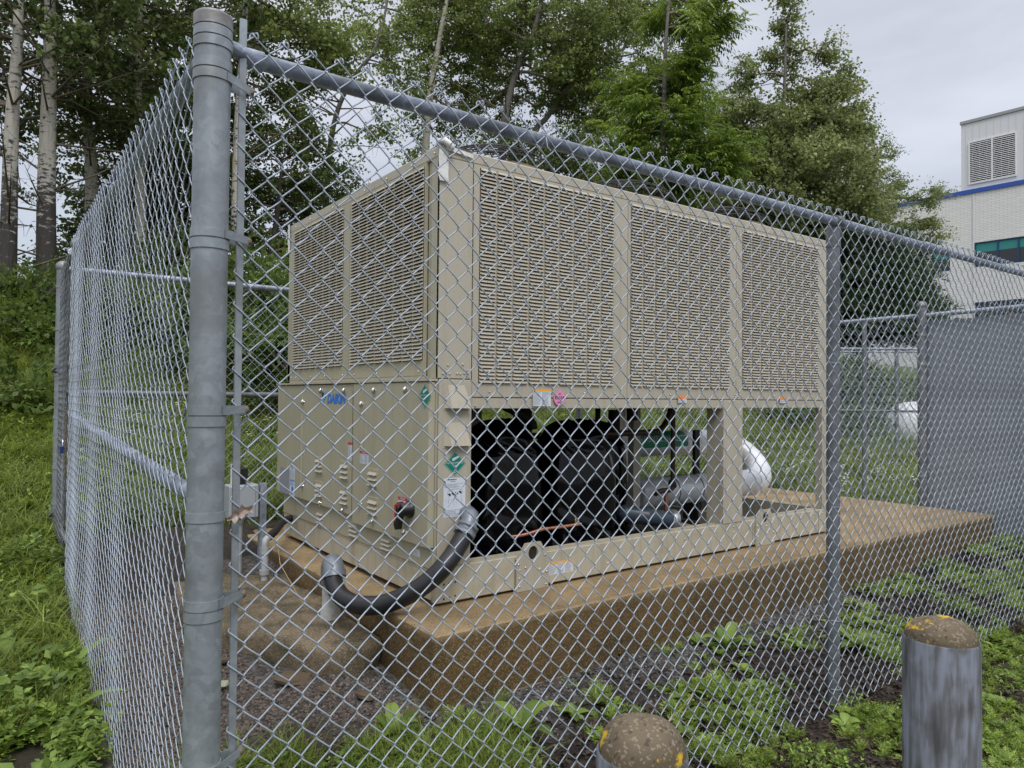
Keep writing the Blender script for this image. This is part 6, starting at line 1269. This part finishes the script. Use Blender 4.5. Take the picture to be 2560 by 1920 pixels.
Pw = pts(1700, -1.42, -.1, -1.6, -.45, lambda x, y: np.clip((pn(x, y, 5, 3)+.35)*2, 0, 1)*gm(x, y)); scatter('grass', [T_G2, T_G1, T_F1, T_L1, T_F2], Pw, rng.uniform(.5, .9, len(Pw)), ML_GRASS, .25, label='loose grass tufts at the foot of the near corner post', cat='grass', kind='stuff')
Pl = pts(26000, -1.4, 6, -3, -.42, lambda x, y: gm(x, y)); Pl[:, 2] += rng.uniform(.0, .015, len(Pl)); scatter('leaf_litter', [T_DL], Pl, rng.uniform(.25, .65, len(Pl)), ML_LITTER, .35, label='dark brown dead leaves and bark lying on the soil', cat='leaf litter', kind='stuff')
Pl = pts(900, -1.4, 6, -3, -.42); Pl[:, 2] += .02; scatter('leaf_litter', [T_DL], Pl, rng.uniform(.5, 1.0, len(Pl)), M_STRAW, .6, label='scattered larger dead leaves lying over the weeds', cat='leaf litter', kind='stuff')
Pg = pts(60000, -1.42, 3.2, -1.6, 1.6, lambda x, y: gravel_mask(x, y)); Pg = Pg[(Pg[:, 0] > -.5)]; scatter('gravel', T_S, Pg, rng.uniform(.003, .011, len(Pg)), MS1, .5, label='grey crushed stone along the foot of the pad', cat='gravel', kind='stuff')
Pg = pts(32000, -1.42, -.3, -1.0, 1.8, lambda x, y: gravel_mask(x, y)); scatter('gravel', T_S2, Pg, rng.uniform(.003, .010, len(Pg)), MS2, .5, label='reddish brown gravel left of the pad behind the tension bar', cat='gravel', kind='stuff')
Pd = cat_(pts(160, 6.1, 11, 1.0, 3.4), pts(40, 5.5, 14, 3.2, 7), pts(60, -1.2, 1.2, 4.5, 6)); scatter('wildflowers', [T_DY], Pd, rng.uniform(.5, 1.0, len(Pd)), M_DAISY, .15, label='white wildflowers in the long grass behind the fence', cat='flowers', kind='stuff')
Pb = cat_(pts(300, 0, 9, 2.8, 7), pts(200, -3, -1.5, 0, 7)); scatter('wildflowers', [T_BC], Pb, rng.uniform(.4, .7, len(Pb)), M_YELLOW, .15, label='tiny yellow flowers dotted over the grass', cat='flowers', kind='stuff')
# single larger plants
def plant(name, me, x, y, s, label, cat='weed', group=None, rz=0):
    o = bpy.data.objects.new(name, me); o.location = (x, y, float(gz(x, y))); o.scale = (s, s, s); o.rotation_euler = (0, 0, rz); tag(link(o), label, cat, group); return o
q = rosette(9, .24, .075, False, 1.15); DOCK = np_mesh('dock_plant', q[0], q[1], ML_BROAD, False, q[2])
q = rosette(12, .2, .055, True, .55); DAND = np_mesh('dandelion_plant', q[0], q[1], ML_BROAD, False, q[2])
plant('dock_plant', DOCK, .02, -.72, 1.0, 'broad leaved dock growing in the gravel just right of the pad corner', 'dock plant')
plant('dock_plant', DOCK, -.48, -.50, .8, 'broad leaved dock left of the pad corner at the edge of the gravel', 'dock plant', rz=2)
plant('dock_plant', DOCK, 1.55, -.60, .9, 'broad leaved dock against the pad beside the line post', 'dock plant', rz=1)
plant('dandelion_plant', DAND, -.72, -1.08, 1.1, 'large dandelion rosette low behind the fence left of the near bollard', 'dandelion', rz=.5)
plant('dandelion_plant', DAND, -.30, -1.05, 1.0, 'dandelion rosette behind the mesh between the pad corner and the near bollard', 'dandelion', rz=1.7)
plant('dandelion_plant', DAND, .55, -1.75, 1.2, 'dandelion rosette outside the mesh between the two bollards', 'dandelion', rz=2.6)
plant('dandelion_plant', DAND, 2.3, -.95, 1.4, 'large leafed rosette behind the mesh right of the line post', 'dandelion', rz=.9)
# a dead leaf caught on the tension bar, a stone and a stick
mb = MB(); vs = []; n = 9
for i in range(n):
    for j in range(5): a = (i/(n-1)-.5)*.06; b_ = (j/4-.5)*.028*(1-(i/(n-1)-.5)**2*2.5); vs.append((-1.345+a, -1.332-.012*math.sin(i*.9)-.006*math.cos(j*1.7), .772+b_+a*.35+.006*math.sin(i*2.1+j)))
mb.add(vs, [(i*5+j, (i+1)*5+j, (i+1)*5+j+1, i*5+j+1) for i in range(n-1) for j in range(4)], 0, True)
mb.build('dead_leaf', mat('dry_pinkish_leaf', (.5, .40, .34), .7, noise=(60, (.36, .27, .22), .4, .6)), label='curled pale dead leaf caught on the tension bar', cat='leaf')
mb = MB(); mb.tube([(-.60, .62, -.14), (-.52, .40, -.02), (-.47, .95, .10), (-.42, 1.15, .18)], [.002, .003, .002, .001], 5); mb.build('dry_stalk', M_STRAW, label='thin dry stalk leaning across the old slab', cat='stalk')
mb = MB(); mb.tube([(.55, -1.02, -.37), (.75, -.96, -.35), (.98, -.86, -.34)], [.003, .003, .002], 5); mb.build('dry_stalk', M_STRAW, label='bent pale stalk lying on the soil behind the mesh', cat='stalk')
M_RUB = mat('brown_rubble', (.17, .12, .075), .9, noise=(30, (.09, .065, .04), .35, .65), bump=(60, .6, .01))
for k_, (x_, y_, sc_, lb) in enumerate(((-.66, .20, .075, 'brown broken concrete chunk at the near edge of the old slab'), (-.42, -.10, .06, 'brown rubble chunk between the slab and the pad corner'), (-.90, .52, .05, 'flat rubble piece at the left edge of the old slab'),
        (-.30, -.34, .045, 'pale stone against the foot of the pad corner'), (-.55, .02, .04, 'small rubble piece in front of the old slab'))):
    s = stone_t(20+k_, M_RUB); s.name = 'rubble'; s.location = (x_, y_, float(gz(x_, y_))+.01); s.scale = (sc_*1.4, sc_, sc_*.9); s.rotation_euler = (.2, .1, k_*1.3); tag(link(s), lb, 'rubble')
s = stone_t(11, mat('pale_mossy_stone', (.33, .34, .24), .8)); s.name = 'stone'; s.location = (-.98, .28, -.26); s.scale = (.06, .045, .05); tag(link(s), 'pale mossy stone lying on the reddish gravel beside the slab', 'stone')
